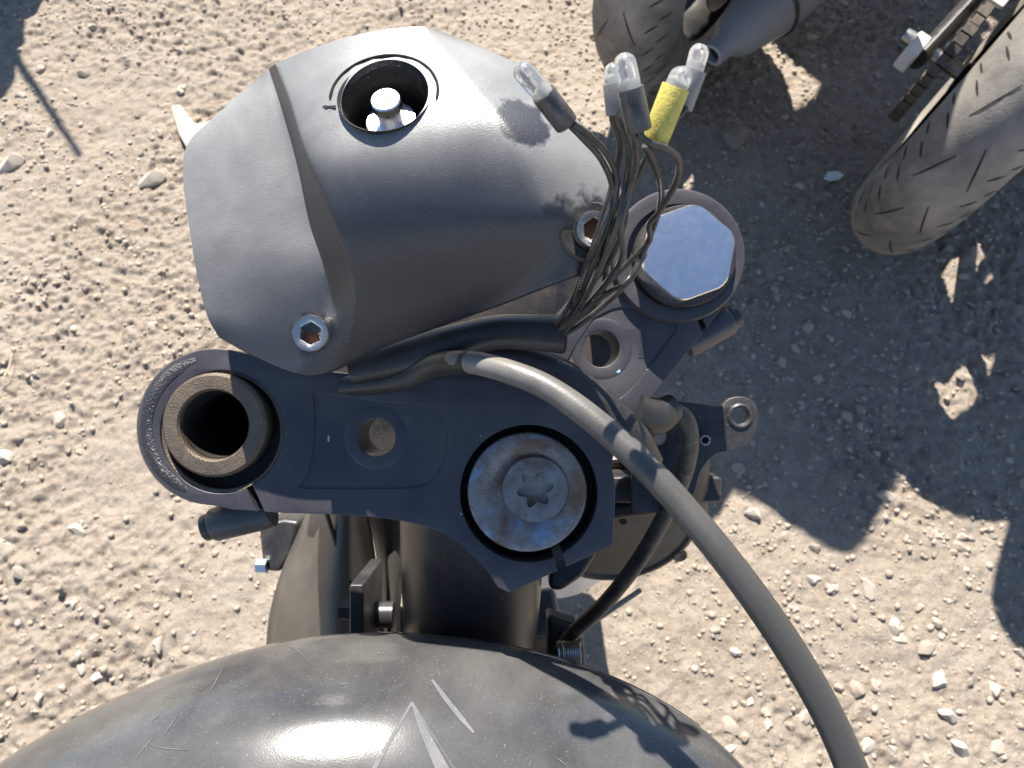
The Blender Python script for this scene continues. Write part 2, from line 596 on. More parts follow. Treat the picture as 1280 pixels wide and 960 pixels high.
HERO = [
    (96, 662, 22, 'pale pebble with a dark shadow left of the pinch lug of the left fork clamp', 2),
    (190, 226, 30, 'flat pale stone with a deep shadow left of the black cover', 2),
    (14, 206, 30, 'flat cream stone at the left picture edge below the thin shadow line', 2),
    (62, 166, 15, 'round white pebble just left of the thin straight shadow', 7),
    (33, 153, 18, 'pale flat pebble left of the round white pebble near the thin shadow', 2),
    (105, 92, 17, 'dark grey stone just right of the thin straight shadow', 3),
    (138, 4, 12, 'small pale stone at the top picture edge right of the corner shadow', 2),
    (88, 236, 11, 'small white pebble directly below the lower end of the thin shadow', 7),
    (25, 119, 13, 'small pale pebble under the dark corner shadow at upper left', 2),
    (199, 166, 11, 'tiny pale pebble left of the broken flat slab beside the cover', 2),
    (5, 572, 28, 'large pale stone at the left picture edge level with the fork tube', 7),
    (76, 527, 22, 'rounded tan pebble halfway between left picture edge and fork clamp', 4),
    (26, 717, 19, 'white oval pebble low at the left picture edge', 7),
    (92, 755, 14, 'small round pebble below the pale pebble left of the pinch lug', 2),
    (200, 806, 20, 'pale oval pebble closest to the left shoulder of the tank', 7),
    (102, 836, 18, 'left of two white pebbles lying side by side above the tank shoulder', 7),
    (124, 846, 22, 'right of two white pebbles lying side by side above the tank shoulder', 2),
    (133, 777, 16, 'tan pebble in the middle of the dirt left of the tank', 1),
    (120, 800, 14, 'greyish pebble just above the two white pebbles side by side', 4),
    (100, 820, 11, 'small pale pebble touching the pair of white pebbles from above', 2),
    (2, 681, 24, 'pale stone cut by the left picture edge above the white oval pebble', 2),
    (51, 874, 14, 'pebble in the coarse dirt patch near the lower left corner', 2),
    (16, 864, 14, 'small stone by the left edge in the coarse dirt patch', 1),
    (942, 642, 20, 'pale stone half in shade where the big shadow ends beside the hose', 7),
    (982, 670, 16, 'tan pebble with a small shadow just below the big shadow edge', 1),
    (926, 586, 20, 'shaded grey stone below the bracket ear', 4),
    (1106, 620, 22, 'pale flat stone in the sunlit notch between the two big shadows', 2),
    (1170, 669, 16, 'white pebble left of the diagonal shadow edge at right', 7),
    (1198, 683, 18, 'tan stone touching the diagonal shadow edge at right', 1),
    (1017, 724, 18, 'round white pebble right of the hose at mid height', 7),
    (1086, 736, 25, 'large round pale stone in the gravel right of the hose', 2),
    (1041, 736, 15, 'flat pale pebble between the hose and the large round stone', 2),
    (1118, 783, 21, 'oblong pale stone below right of the large round stone', 2),
    (1128, 800, 20, 'cream stone lying against the oblong pale stone', 4),
    (1157, 809, 25, 'pinkish tan stone with a dark shadow on the right gravel', 1),
    (1174, 851, 24, 'bright white stone with a dark shadow on the right gravel', 7),
    (1245, 862, 20, 'white pointed pebble near the right picture edge', 7),
    (1185, 894, 22, 'pale stone below the bright white stone on the right gravel', 2),
    (1203, 936, 26, 'tall pale stone at the bottom right casting a long shadow', 2),
    (1247, 937, 24, 'tan stone near the lower right corner', 4),
    (1072, 860, 24, 'broad tan stone right of the lower hose', 1),
    (912, 906, 24, 'grey stone with dark shadow between hose and right tank edge', 4),
    (940, 878, 14, 'small white pebble above the tank edge left of the hose', 7),
    (961, 906, 15, 'round white pebble left of the lower hose', 7),
    (1006, 898, 26, 'pale stone tucked against the left side of the lower hose', 2),
    (1086, 931, 26, 'pale flat stone right of the hose near the bottom edge', 7),
    (921, 815, 15, 'small pale pebble left of the hose below the horn', 2),
    (1117, 937, 13, 'small white pebble at the bottom right of the hose', 7),
    (1060, 522, 18, 'blue grey stone in the shade right of the bracket ear', 4),
    (1010, 410, 18, 'grey stone in the shade right of the silver fork cap', 4),
    (918, 172, 44, 'broad grey stone lying in the shade behind the silver fork cap', 3),
    (1276, 815, 14, 'pale pebble cut by the right picture edge', 2),
    (915, 936, 16, 'pale pebble next to the right edge of the tank', 2),
]
for px, py, s, lab, k in HERO:
    stone(px, py, s, lab, 'stones lying on the dirt', k)
n_more = 300 - len(HERO)
cnt = 0
while cnt < n_more:
    px, py = random.uniform(-10, 1290), random.uniform(-10, 970)
    if 235 < px < 900 and (py > 40 + abs(px - 560) * .2):
        continue
    if py > 790 and px < 330 and py > 955 - px * .5:
        continue
    right = px > 850
    if not right and random.random() < 0.35:
        continue
    s = random.choice([7, 7, 8, 8, 9, 10, 11, 13]) * (1.2 if right else 1.0)
    kd = random.randrange(15)
    tone = ('tan', 'brown', 'pale', 'dark grey', 'sandy')[kd % 5]
    size = 'tiny' if s < 9 else 'small'
    if right:
        zone = 'by the parked wheels at upper right' if py < 130 else 'in the big shade right of the silver fork cap' if py < 540 else 'on sunlit gravel right of the hose' if px > 1000 + (py - 540) * .1 else 'on sunlit gravel between hose and tank edge'
    else:
        zone = 'on sunlit dirt at the top behind the cover' if px > 330 else 'on sunlit dirt at upper left near the thin shadow' if py < 240 else 'on sunlit dirt left of the cover and fork clamp' if py < 620 else 'on sunlit dirt left of the tank'
    stone(px, py, s, '%s %s pebble scattered %s' % (size, tone, zone), 'pebbles ' + zone, kd, name='pebble')['category'] = 'pebble'
    cnt += 1


def gravel(n):
    vs, fs, mi = [], [], []
    base = 0
    xs = rng.uniform(-1.4, 1.7, n)
    ys = rng.uniform(-0.3, 2.3, n)
    keep = (vnoise(xs, ys, 0.16, 21) + 0.5 + 0.25 * (xs > .3)) > rng.uniform(0.0, 1.0, n)
    xs, ys = xs[keep], ys[keep]
    zs = ground_z(xs, ys)
    for x, y, z in zip(xs, ys, zs):
        r = 0.0014 + 0.0048 * rng.random() ** 2.5
        a = rng.uniform(0, 6.28)
        s = rng.uniform(0.7, 1.3, 3) * r
        v = IV1 * (1 + rng.uniform(-.22, .22, (len(IV1), 1))) * s
        c, q = math.cos(a), math.sin(a)
        w = np.stack([v[:, 0] * c - v[:, 1] * q + x, v[:, 0] * q + v[:, 1] * c + y, v[:, 2] * 0.75 + z + r * 0.15], 1)
        vs.append(w)
        fs.append(IF1 + base)
        base += len(IV1)
        mi += [int(rng.choice(5, p=(.28, .28, .10, .10, .24)))] * len(IF1)
    co = np.concatenate(vs)
    q = np.concatenate(fs)
    me = bpy.data.meshes.new('gravel')
    me.vertices.add(len(co))
    me.vertices.foreach_set('co', co.ravel())
    me.loops.add(q.size)
    me.loops.foreach_set('vertex_index', q.ravel())
    me.polygons.add(len(q))
    me.polygons.foreach_set('loop_start', np.arange(0, q.size, 3))
    for m in STONE:
        me.materials.append(m)
    me.polygons.foreach_set('material_index', mi)
    me.update()
    me.validate()
    o = bpy.data.objects.new('gravel', me)
    COL.objects.link(o)
    o['kind'] = 'stuff'
    o['label'] = 'fine loose gravel and grit scattered over the dry dirt'
    o['category'] = 'gravel'


gravel(50000)

# broken flat slab beside the cover, a bright scrap in the shade, a dry straw
mb = MB()
pts = [(216, 138), (228, 136), (240, 152), (247, 160), (262, 158), (272, 152), (276, 176), (262, 190), (236, 190), (226, 172)]
mb.prism([G(*p, 0.004) for p in pts], (0, 0, 0.014))
o = ob('broken_slab', mb, STONE[2], None, bevel=0.003)
o['label'] = 'broken pale slab of stone poking out left of the black cover'
o['category'] = 'stone'
mb = MB()
c = G(1040, 223)
pts = [(-.020, -.004), (-.008, -.013), (.010, -.011), (.021, -.001), (.010, .011), (-.009, .012)]
mb.prism([c + V((a, b, 0.006 + .15 * a)) for a, b in pts], (0, 0, 0.0035))
o = ob('litter_scrap', mb, 'whitepl', None, bevel=0.001)
o['label'] = 'small white scrap lying in the shade left of the tyre at right'
o['category'] = 'litter'
mb = MB()
mb.tube([G(2, 478, .012), G(7, 468, .016), G(12, 456, .014), G(15, 442, .008)], [.0012, .0011, .0009, .0005], 6)
o = ob('dry_straw', mb, worn('straw', (0.62, 0.52, 0.33), 0.7), None)
o['label'] = 'dry bent straw at the left picture edge beside the fork clamp'
o['category'] = 'straw'

# ================================================================== the motorcycle under the camera
BIKE = thing('motorcycle', 'black motorcycle stripped of its handlebars and bars, seen from above its dusty tank', 'motorcycle', (-0.06, -0.2, 0))


def arc(cx, cy, r, a0, a1, n=24):
    return [(cx + r * math.cos(rad(a0 + (a1 - a0) * i / n)), cy + r * math.sin(rad(a0 + (a1 - a0) * i / n))) for i in range(n + 1)]


def eval_mesh(o):
    dg = bpy.context.evaluated_depsgraph_get()
    dg.update()
    return bpy.data.meshes.new_from_object(o.evaluated_get(dg))


def plate_mesh(polys, h_top, h_bot, bevel, depth0=D0):
    """flat plate parallel to the clamp from photograph outlines; heights in mm"""
    cu = bpy.data.curves.new('tmp', 'CURVE')
    cu.dimensions = '2D'
    cu.fill_mode = 'BOTH'
    s = depth0 / FPX
    for pl in polys:
        sp = cu.splines.new('POLY')
        sp.points.add(len(pl) - 1)
        for p, q in zip(sp.points, pl):
            p.co = ((q[0] - 640) * s, (480 - q[1]) * s, 0, 1)
        sp.use_cyclic_u = True
    b = bevel * 0.001
    cu.extrude = (h_top - h_bot) * 0.0005 - b
    cu.bevel_depth = b
    cu.bevel_resolution = 2
    cu.offset = -b
    t = bpy.data.objects.new('tmp', cu)
    COL.objects.link(t)
    me = eval_mesh(t)
    bpy.data.objects.remove(t)
    bm = bmesh.new()
    bm.from_mesh(me)
    bmesh.ops.remove_doubles(bm, verts=bm.verts, dist=1e-6)
    mid = (h_top + h_bot) * 0.0005
    for v in bm.verts:
        x, y, z = v.co
        v.co = CO + FW * depth0 + RT * x + UP * y + NB * (z + mid)
    bmesh.ops.recalc_face_normals(bm, faces=bm.faces)
    bm.to_mesh(me)
    bm.free()
    return me


def cut(me, cutters):
    """boolean difference of a world-space mesh with MB cutters"""
    o = bpy.data.objects.new('tmp', me)
    COL.objects.link(o)
    tmp = [o]
    for mbx in cutters:
        cm = bpy.data.meshes.new('tmpc')
        cm.from_pydata([tuple(v) for v in mbx.v], [], mbx.f)
        finish(cm, False)
        c = bpy.data.objects.new('tmpc', cm)
        COL.objects.link(c)
        tmp.append(c)
        md = o.modifiers.new('b', 'BOOLEAN')
        md.operation = 'DIFFERENCE'
        md.solver = 'EXACT'
        md.object = c
    r = eval_mesh(o)
    for t in tmp:
        bpy.data.objects.remove(t)
    return r


def link_world_mesh(name, me, mat, parent, ang=38, **kw):
    n = len(me.vertices)
    co = np.empty(n * 3)
    me.vertices.foreach_get('co', co)
    co = co.reshape(-1, 3)
    c = co.mean(0)
    me.vertices.foreach_set('co', (co - c).ravel())
    me.materials.clear()
    me.polygons.foreach_set('use_smooth', [True] * len(me.polygons))
    me.set_sharp_from_angle(angle=rad(ang))
    me.update()
    me.name = name
    return link(name, me, V(c), mat, parent, **kw)


# ---------------- upper triple clamp
front = cr([(285, 437), (330, 447), (400, 463), (460, 469), (520, 471), (585, 465), (645, 437), (700, 388), (738, 335), (764, 296)], 5)
OUT = [(330, 640), (290, 637)] + arc(270, 534, 98, 92, 275, 40) + [tuple(p) for p in front] + arc(845, 322, 84, 205, 398, 40) + \
      [(882, 412), (846, 457), (800, 514), (778, 542)] + [tuple(p) for p in cr([(768, 562), (765, 585), (769, 610), (766, 682)], 4)] + \
      [(700, 712), (637, 741), (622, 734)] + [tuple(p) for p in cr([(612, 718), (595, 698), (562, 671), (520, 655), (470, 647), (410, 643), (345, 641)], 5)]
BORE_F = arc(277, 540, 77, 0, 360, 48)[:-1]
BORE_S = arc(661, 617, 86, 0, 360, 48)[:-1]
H1 = arc(470, 547, 24, 0, 360, 28)[:-1]
H2 = arc(752, 436, 23, 0, 360, 28)[:-1]
PK1 = [tuple(p) for p in cr([(391, 491), (430, 496), (480, 503), (530, 506), (552, 516), (560, 540), (556, 572), (543, 598), (520, 609), (470, 611), (410, 611), (374, 609), (385, 590), (391, 560), (393, 525), (391, 491)], 4)][:-1]
PK2 = [tuple(p) for p in cr([(742, 398), (775, 384), (815, 392), (846, 406), (828, 436), (796, 478), (770, 500), (735, 498), (702, 478), (715, 440), (742, 398)], 4)][:-1]


def slit(p, q, w, h0=5, h1=-40):
    a, b = P(*p, 0), P(*q, 0)
    d = b - a
    n = d.normalized().cross(NB)
    return MB().box((a + b) / 2 + NB * ((h0 + h1) / 2000), d / 2, n * (w * MM / 2), NB * ((h0 - h1) / 2000))


slits = [slit((303, 590), (336, 660), 9), slit((693, 680), (708, 730), 12), slit((866, 375), (888, 432), 7)]
me = cut(plate_mesh([OUT, BORE_F, BORE_S, H1, H2], -0.6, -28, 0.3), slits)
CLAMP = link_world_mesh('triple_clamp', me, 'clamp', BIKE)
OUT_B = OUT
me = cut(plate_mesh([OUT_B, BORE_F, BORE_S, PK1, PK2], 0, -.62, 0.30), slits)
link_world_mesh('clamp_rib', me, 'clamp', CLAMP)
# grainy coated outer shoulder of the left clamp
mb = MB()
rows = []
for i in range(33):
    a = rad(100 + (268 - 100) * i / 32)
    row = []
    for r, h in ((80.0, .2), (85, .7), (92, .7), (96.6, -.6), (98.9, -2.6), (99.4, -6), (99.4, -14)):
        en = min(1.0, 5 * min(i, 32 - i) / 32)
        row.append(P(270 + (r - 1.5 * (1 - en)) * math.cos(a), 534 + (r - 1.5 * (1 - en)) * math.sin(a), h - 1.2 * (1 - en)))
    rows.append(row)
mb.grid(rows)
ob('grainy_shoulder', mb, 'castclamp', CLAMP, label='grainy sunlit rim of the left fork clamp')
for cx, cy, r in ((470, 547, 24), (752, 436, 23)):
    s = MM
    mb = MB().lathe(P(cx, cy, -.6), NB, [(-0.001, (r + .5) * s), (0.0001, (r + 1.0) * s), (0.00025, (r + 3) * s), (0.00025, (r + 11) * s), (0.0001, (r + 15) * s), (-0.0003, (r + 18) * s)], 40)
    ob('hole_boss', mb, 'clamp', CLAMP)
# pinch lugs
def lug(a, b, r0, r1, hr):
    a, b = V(a), V(b)
    ax = b - a
    L = ax.length
    o = ob('pinch_lug', MB().lathe(a, ax, [(0, 0), (0, r0 * .93), (.0008, r0), (L * .85, r1), (L, r1 * .96), (L, 0)], 24), 'clamp', CLAMP)
    ob('pinch_bolt', MB().lathe(a - ax.normalized() * .004, ax, [(0.0015, 0), (0.0015, hr * .55), (0, hr * .6), (0, hr * .92), (.0006, hr), (.0045, hr)], 24), 'frame', CLAMP)


lug(P(266, 657, -15), P(338, 634, -15), .0072, .0088, .0058)
lug(P(912, 399, -15), P(856, 428, -15), .0066, .0072, .0052)
# scuffs and chips on the clamp
for pts, h, m in (([(768, 466), (774, 458), (778, 464), (773, 468)], -.55, 'chipblue'), ([(409, 541), (413, 543), (412, 556), (409, 553)], -.55, 'chip'),
                  ([(517, 524), (522, 528), (518, 531)], -.9, 'chip'), ([(481, 590), (489, 595), (484, 597)], -.9, 'chip'),
                  ([(574, 640), (579, 642), (576, 645)], .15, 'chip'), ([(596, 545), (604, 544), (603, 546)], .15, 'chip'), ([(806, 462), (810, 460), (811, 466)], -.55, 'chip')):
    mx, my = sum(p[0] for p in pts) / len(pts), sum(p[1] for p in pts) / len(pts)
    pts = [(mx + (x - mx) * .6, my + (y - my) * .6) for x, y in pts]
    ob('paint_chip', MB().prism([P(x, y, h) for x, y in pts], NB * 0.0002), m, CLAMP, smooth=False)
mb = MB()
for k in range(22):
    y = 391 + k * 2.6
    w = 1.2 + k * 0.28 + random.uniform(-.6, .6)
    x = 803 + k * 0.08
    mb.prism([P(x - w, y, -.55), P(x + w, y + .7, -.55), P(x + w * .8, y + 1.4, -.55), P(x - w, y + .9, -.55)], NB * 0.00025)
ob('scuff_mark', mb, 'scratch', CLAMP, smooth=False)

# ---------------- fork tubes and caps
AXL = P(270, 531, 0)
AXR = P(858, 322, 0)
s = MM
mb = MB().lathe(AXL, FW, [(0.06, 42 * s), (0.004, 42 * s), (-0.0018, 43 * s), (-0.0030, 45.5 * s), (-0.0031, 54 * s), (-0.0030, 61.5 * s), (-0.0014, 65 * s), (0.0004, 65.5 * s), (0.03, 65.5 * s), (0.34, 65.5 * s), (0.34, 88 * s), (0.345, 92 * s), (0.74, 84 * s), (0.755, 70 * s), (0.755, 0)], 56)
FT = ob('fork_tube', mb, 'forktube', BIKE, ang=24, label='open rusty left fork tube without its cap')
ob('tube_bore', MB().lathe(AXL, FW, [(0.001, 41.6 * s), (0.075, 41.6 * s), (0.075, 0)], 40), 'bore', FT)
ob('gap_seal', MB().lathe(P(277, 540, 0), FW, [(.011, 78 * s), (.011, 50 * s), (.02, 50 * s)], 40), 'bore', FT)
ob('retaining_ring', MB().lathe(P(277, 540, 0), FW, [(0.0015, 77 * s), (0.0008, 76.2 * s), (0.0014, 72.5 * s), (0.003, 71.8 * s), (0.006, 74 * s)], 48), 'forktube', FT)
mb = MB().lathe(AXR, FW, [(0.012, 0), (0.012, 66 * s), (0.34, 66 * s), (0.34, 88 * s), (0.345, 92 * s), (0.74, 84 * s), (0.755, 70 * s), (0.755, 0)], 48)
FT2 = ob('fork_tube', mb, 'frame', BIKE)
# hexagonal silver cap, protruding
def hexring(c, r, h, rot, chamf):
    out = []
    for k in range(6):
        a = rad(rot + 60 * k)
        for da, k_ in ((-chamf * 1.3, .985), (-chamf * .5, 1.0), (chamf * .5, 1.0), (chamf * 1.3, .985)):
            out.append(c + RT * (r * k_ * math.cos(a + rad(da))) + UP * (r * k_ * math.sin(a + rad(da))) + NB * h)
    return out


TOPC = P(861, 315, 17)
sc = (D0 - .017) / FPX
mb = MB()
rings = [hexring(TOPC, 50 * sc, -.0, 20, 8), hexring(TOPC, 58.5 * sc, -.0002, 20, 8), hexring(TOPC, 60.5 * sc, -.0012, 20, 7), hexring(TOPC - RT * .0012 - UP * .0008, 59 * sc, -.0125, 20, 7)]
mb.add(sum(rings, []), [tuple(range(24))] + [(i * 24 + k, i * 24 + (k + 1) % 24, (i + 1) * 24 + (k + 1) % 24, (i + 1) * 24 + k) for i in range(3) for k in range(24)])
CAP = ob('fork_cap', mb, 'chrome', FT2, ang=20, label='silver hexagonal cap of the right fork')
ob('cap_flange', MB().lathe(P(852, 323, 0), NB, [(0.0, 0.0), (0.0005, 63 * s), (0.0060, 63 * s), (0.0072, 61 * s), (0.0074, 55 * s), (0.0074, 0.0)], 48), 'frame', FT2)
# raised black collar of the right clamp round the cap
mb = MB().lathe(P(846, 321, 0), NB, [(-0.002, 84 * s), (0.002, 83.5 * s), (0.0035, 81 * s), (0.0037, 74 * s), (0.003, 64 * s), (-.001, 63 * s)], 56)
ob('cap_collar', mb, 'clamp', CLAMP)

# ---------------- steering stem nut, washer and bolt with a star recess
SC = P(659, 615, 0)
ob('stem_floor', MB().lathe(SC, NB, [(-0.020, 0), (-0.020, 90 * s), (-.03, 90 * s)], 40), 'bore', CLAMP)
mb = MB().lathe(SC, NB, [(-.019, 74 * s), (0.0005, 74.5 * s), (0.0018, 73 * s), (0.0022, 70 * s), (0.0018, 56 * s), (0.0006, 47 * s), (-.0004, 42 * s), (-.0004, 0)], 64)
NUT = ob('stem_nut', mb, 'washer', BIKE, label='corroded steel stem nut with traces of blue')
BC = P(669, 612, 2.2)
star = []
for k in range(48):
    a = 2 * math.pi * k / 48
    star.append((0.0000 + (19.0 + 4.6 * math.cos(6 * a)) * s * math.cos(a + .2), (19.0 + 4.6 * math.cos(6 * a)) * s * math.sin(a + .2)))
circ = [(40 * s * math.cos(2 * math.pi * k / 48 + .2), 40 * s * math.sin(2 * math.pi * k / 48 + .2)) for k in range(48)]
mb = MB()
pl = lambda c, q, h: c + RT * q[0] + UP * q[1] + NB * h
rings = [[pl(BC, (q[0] * 1.03, q[1] * 1.03), -.004) for q in circ], [pl(BC, (q[0] * 1.03, q[1] * 1.03), -.0006) for q in circ], [pl(BC, q, 0) for q in circ], [pl(BC, q, 0.0) for q in star], [pl(BC, (q[0] * .96, q[1] * .96), -.0045) for q in star]]
mb.grid(rings, closed_u=True)
ob('stem_bolt', mb, 'stemnut', NUT, ang=30)
mb = MB()
mb.add([pl(BC, (0, 0), -.0046)] + [pl(BC, q, -.0040) for q in star], [(0, i + 1, (i + 1) % 48 + 1) for i in range(48)])
ob('star_recess', mb, 'rust', NUT)

# ---------------- black cover over the headlight bracket
COLS = [
    [(322, 97, 26), (272, 143, 28), (230, 193, 29), (239, 300, 32), (256, 385, 31), (273, 420, 28)],
    [(336, 86, 30), (352, 135, 36), (372, 205, 38), (388, 280, 38), (408, 345, 37), (425, 458, 26)],
    [(344, 80, 38), (362, 128, 49), (384, 200, 60), (424, 300, 55), (455, 385, 40), (474, 436, 25)],
    [(440, 45, 49), (440, 120, 60), (455, 200, 66), (490, 300, 57), (530, 375, 39), (556, 404, 28)],
    [(530, 33, 50), (590, 108, 63), (640, 170, 69), (674, 245, 66), (692, 305, 60), (699, 352, 52)],
    [(565, 44, 42), (660, 88, 50), (735, 165, 56), (776, 237, 57), (768, 300, 55), (742, 337, 51)],
]
BOT = {0: (273, 420, 10), 1: (380, 467, 8)}
NV = 64
cs = [resample(c, NV) for c in COLS]
segs = [18, 12, 0, 0, 22]
rows = []
for i in range(NV):
    a = [c[i] for c in cs]
    row = []
    for k in range(18):
        t = k / 18
        q = a[0] * (1 - t) + a[1] * t
        q[2] += 1.0 * math.sin(math.pi * t)
        row.append(q)
    for k in range(12):
        t = k / 12
        row.append(a[1] * (1 - t) + a[2] * t)
    for k in range(40):            # quadratic through a2, a3, a4
        t = k / 40
        l0, l1, l2 = (t - .5) * (t - 1) * 2, -4 * t * (t - 1), 2 * t * (t - .5)
        row.append(a[2] * l0 + a[3] * l1 + a[4] * l2)
    for k in range(23):
        t = k / 22
        q = a[4] * (1 - t) + a[5] * t
        q[2] += 1.0 * math.sin(math.pi * t)
        row.append(q)
    rows.append(row)
A = np.array(rows)
# rounded lower outline between wing and block: pull the last row to the traced lower lip
low = resample([(273, 420, 28), (320, 446, 26), (362, 464, 24), (392, 469, 23), (420, 461, 23), (450, 446, 24), (490, 428, 25), (556, 404, 28), (630, 378, 39), (697, 352, 51), (742, 337, 51)], A.shape[1])
wts = np.clip((np.arange(NV) - (NV - 16)) / 15.0, 0, 1) ** 1.5
A = A * (1 - wts[:, None, None]) + (A + (low - A[-1])[None]) * wts[:, None, None]
for it in range(1):
    B = A.copy()
    B[1:-1, 1:-1] = (A[1:-1, 1:-1] * 2 + A[:-2, 1:-1] + A[2:, 1:-1] + A[1:-1, :-2] + A[1:-1, 2:]) / 6
    A = B
# rolled lip all round: bend the border downwards
COVER_A = A
CW = [[P(*q) for q in r] for r in A]


def cover_at(px, py):
    d = (A[..., 0] - px) ** 2 + (A[..., 1] - py) ** 2
    i, j = np.unravel_index(np.argmin(d), d.shape)
    i, j = min(max(i, 2), A.shape[0] - 3), min(max(j, 2), A.shape[1] - 3)
    du = CW[i][j + 2] - CW[i][j - 2]
    dv = CW[i + 2][j] - CW[i - 2][j]
    n = du.cross(dv).normalized()
    if n.dot(NB) < 0:
        n = -n
    return P(px, py, A[i, j, 2]), n


mb = MB().grid(CW)
nr, nc = A.shape[:2]
# skirt: border ring pushed down
border = [(0, j) for j in range(nc)] + [(i, nc - 1) for i in range(1, nr)] + [(nr - 1, j) for j in range(nc - 2, -1, -1)] + [(i, 0) for i in range(nr - 2, 0, -1)]
cen = P(480, 260, 20)
base = [i * nc + j for i, j in border]
prev = base
for k, (inn, dn) in enumerate(((-0.0006, 0.0016), (-0.0002, 0.0034), (0.0008, 0.0052))):
    b0 = len(mb.v)
    for i, j in border:
        p = CW[i][j]
        inward = (cen - p)
        inward = (inward - NB * inward.dot(NB)).normalized()
        mb.v.append(p + inward * inn - NB * dn)
    cur = list(range(b0, b0 + len(border)))
    for q in range(len(border)):
        r = (q + 1) % len(border)
        mb.f.append((prev[q], prev[r], cur[r], cur[q]))
    prev = cur
me = bpy.data.meshes.new('cover')
me.from_pydata([tuple(v) for v in mb.v], [], mb.f)
finish(me, True)
t = bpy.data.objects.new('tmp', me)
COL.objects.link(t)
md = t.modifiers.new('s', 'SOLIDIFY')
md.thickness = 0.0028
md.offset = -1 if True else 1
me2 = eval_mesh(t)
bpy.data.objects.remove(t)
HC, HN = cover_at(480, 118)
HN = (HN * 0.6 + (UP * 0.60 + NB * 0.80) * 0.4).normalized()
me3 = cut(me2, [MB().lathe(HC - HN * .02, HN, [(0, 0), (0, .0150), (.045, .0150), (.045, 0)], 56)])
COVER = link_world_mesh('headlight_cover', me3, 'cover', BIKE, ang=26, label='matt black plastic cover with a round hole and two socket bolts')
HI = HC - HN * 0.0015
ob('hole_cup', MB().lathe(HI, HN, [(0.0012, .0160), (0.0006, .0152), (-.003, .0149), (-.006, .0140), (-.009, .0146), (-.014, .0140), (-.022, .0140), (-.022, 0)], 48), 'bore', COVER)
ob('hole_bolt', MB().lathe(HI - HN * .016, HN, [(0, .0042), (.0115, .0042), (.0120, .0052), (.0150, .0052), (.0156, .0047), (.0156, 0)], 40), 'chrome', COVER, label='silver bolt standing in the round hole')
ob('hole_washer', MB().lathe(HI - HN * .016, HN, [(0, .0090), (.0052, .0090), (.0060, .0085), (.0060, .004)], 40), 'chrome', COVER)
# groove arc round the hole
e_u = (UP - HN * UP.dot(HN)).normalized()
e_r = e_u.cross(HN).normalized()
pts = []
for k in range(41):
    a = rad(188 - 200 * k / 40)
    d = e_r * (.0182 * math.cos(a)) + e_u * (.0182 * math.sin(a))
    p = HC + d
    d2 = p - CO
    k2 = d2.dot(FW)
    px, py = 640 + FPX * d2.dot(RT) / k2, 480 - FPX * d2.dot(UP) / k2
    pts.append(cover_at(px, py)[0] + HN * 0.0001)
pts = [(pts[max(i - 1, 0)] + pts[i] * 2 + pts[min(i + 1, 40)]) / 4 for i in range(41)]
ob('ring_groove', MB().tube(pts, [.0002] + [.00055] * 39 + [.0001], 6), 'blackhole', COVER)
a0, n0 = cover_at(413, 134)
ob('edge_notch', MB().prism([cover_at(x, y)[0] + n0 * .0001 for x, y in ((402, 134), (407, 132), (411, 133), (420, 132), (420, 136), (411, 135), (407, 137))], n0 * .0002), 'blackhole', COVER, smooth=False)


def socket_bolt(c, n, r, hh, parent, mat='bolt'):
    n = V(n).normalized()
    ax, e1, e2 = frame_of(n)
    hx = [(.60 * r * math.cos(2 * math.pi * k / 36) * 1.0, .60 * r * math.sin(2 * math.pi * k / 36)) for k in range(36)]
    mb = MB()
    def ring(f, h):
        out = []
        for k in range(36):
            a = 2 * math.pi * k / 36
            rr = f(a)
            out.append(c + e1 * (rr * math.cos(a)) + e2 * (rr * math.sin(a)) + ax * h)
        return out
    hexr = lambda a: .62 * r * math.cos(math.pi / 6) / math.cos(((a) % (math.pi / 3)) - math.pi / 6)
    mb.grid([ring(lambda a: r * 1.0, -.006), ring(lambda a: r, hh * .8), ring(lambda a: r * .93, hh), ring(lambda a: r * .74, hh), ring(hexr, hh - .0006), ring(hexr, hh - .0050)], closed_u=True)
    b = ob('socket_bolt', mb, mat, parent, ang=32)
    mb = MB().add([c + ax * (hh - .0042)] + ring(lambda a: r * .64, hh - .0044), [(0, k + 1, (k + 1) % 36 + 1) for k in range(36)])
    ob('hex_recess', mb, 'rust', parent)
    return b


c0, n0 = cover_at(392, 417)
socket_bolt(c0, (n0 * .3 + NB * .7 + UP * .05), .0071, .0045, COVER)
c1, n1 = cover_at(738, 290)
n1b = (n1 * .25 + NB * .75).normalized()
ob('rubber_grommet', MB().lathe(c1 - n1b * .002, n1b, [(0, .0105), (.0026, .0105), (.0036, .0095), (.0030, .0065), (0, .006)], 36), 'sheath', COVER)
socket_bolt(c1, n1b, .0062, .0085, COVER)

# ---------------- vinyl sleeves, hose, wires
def tubeobj(name, pts, r, mat, parent, n=14, k=8, caps=True, flat=None, label=None):
    path = ppath(pts, k)
    if hasattr(r, '__len__'):
        rr = np.array([np.atleast_1d(q) if hasattr(q, '__len__') else [q, q] for q in r], float)
        rr = [tuple(q) for q in cr(rr, k)]
    else:
        rr = r
    return ob(name, MB().tube(path, rr, n, caps=caps, flat=flat), mat, parent, ang=60, label=label)


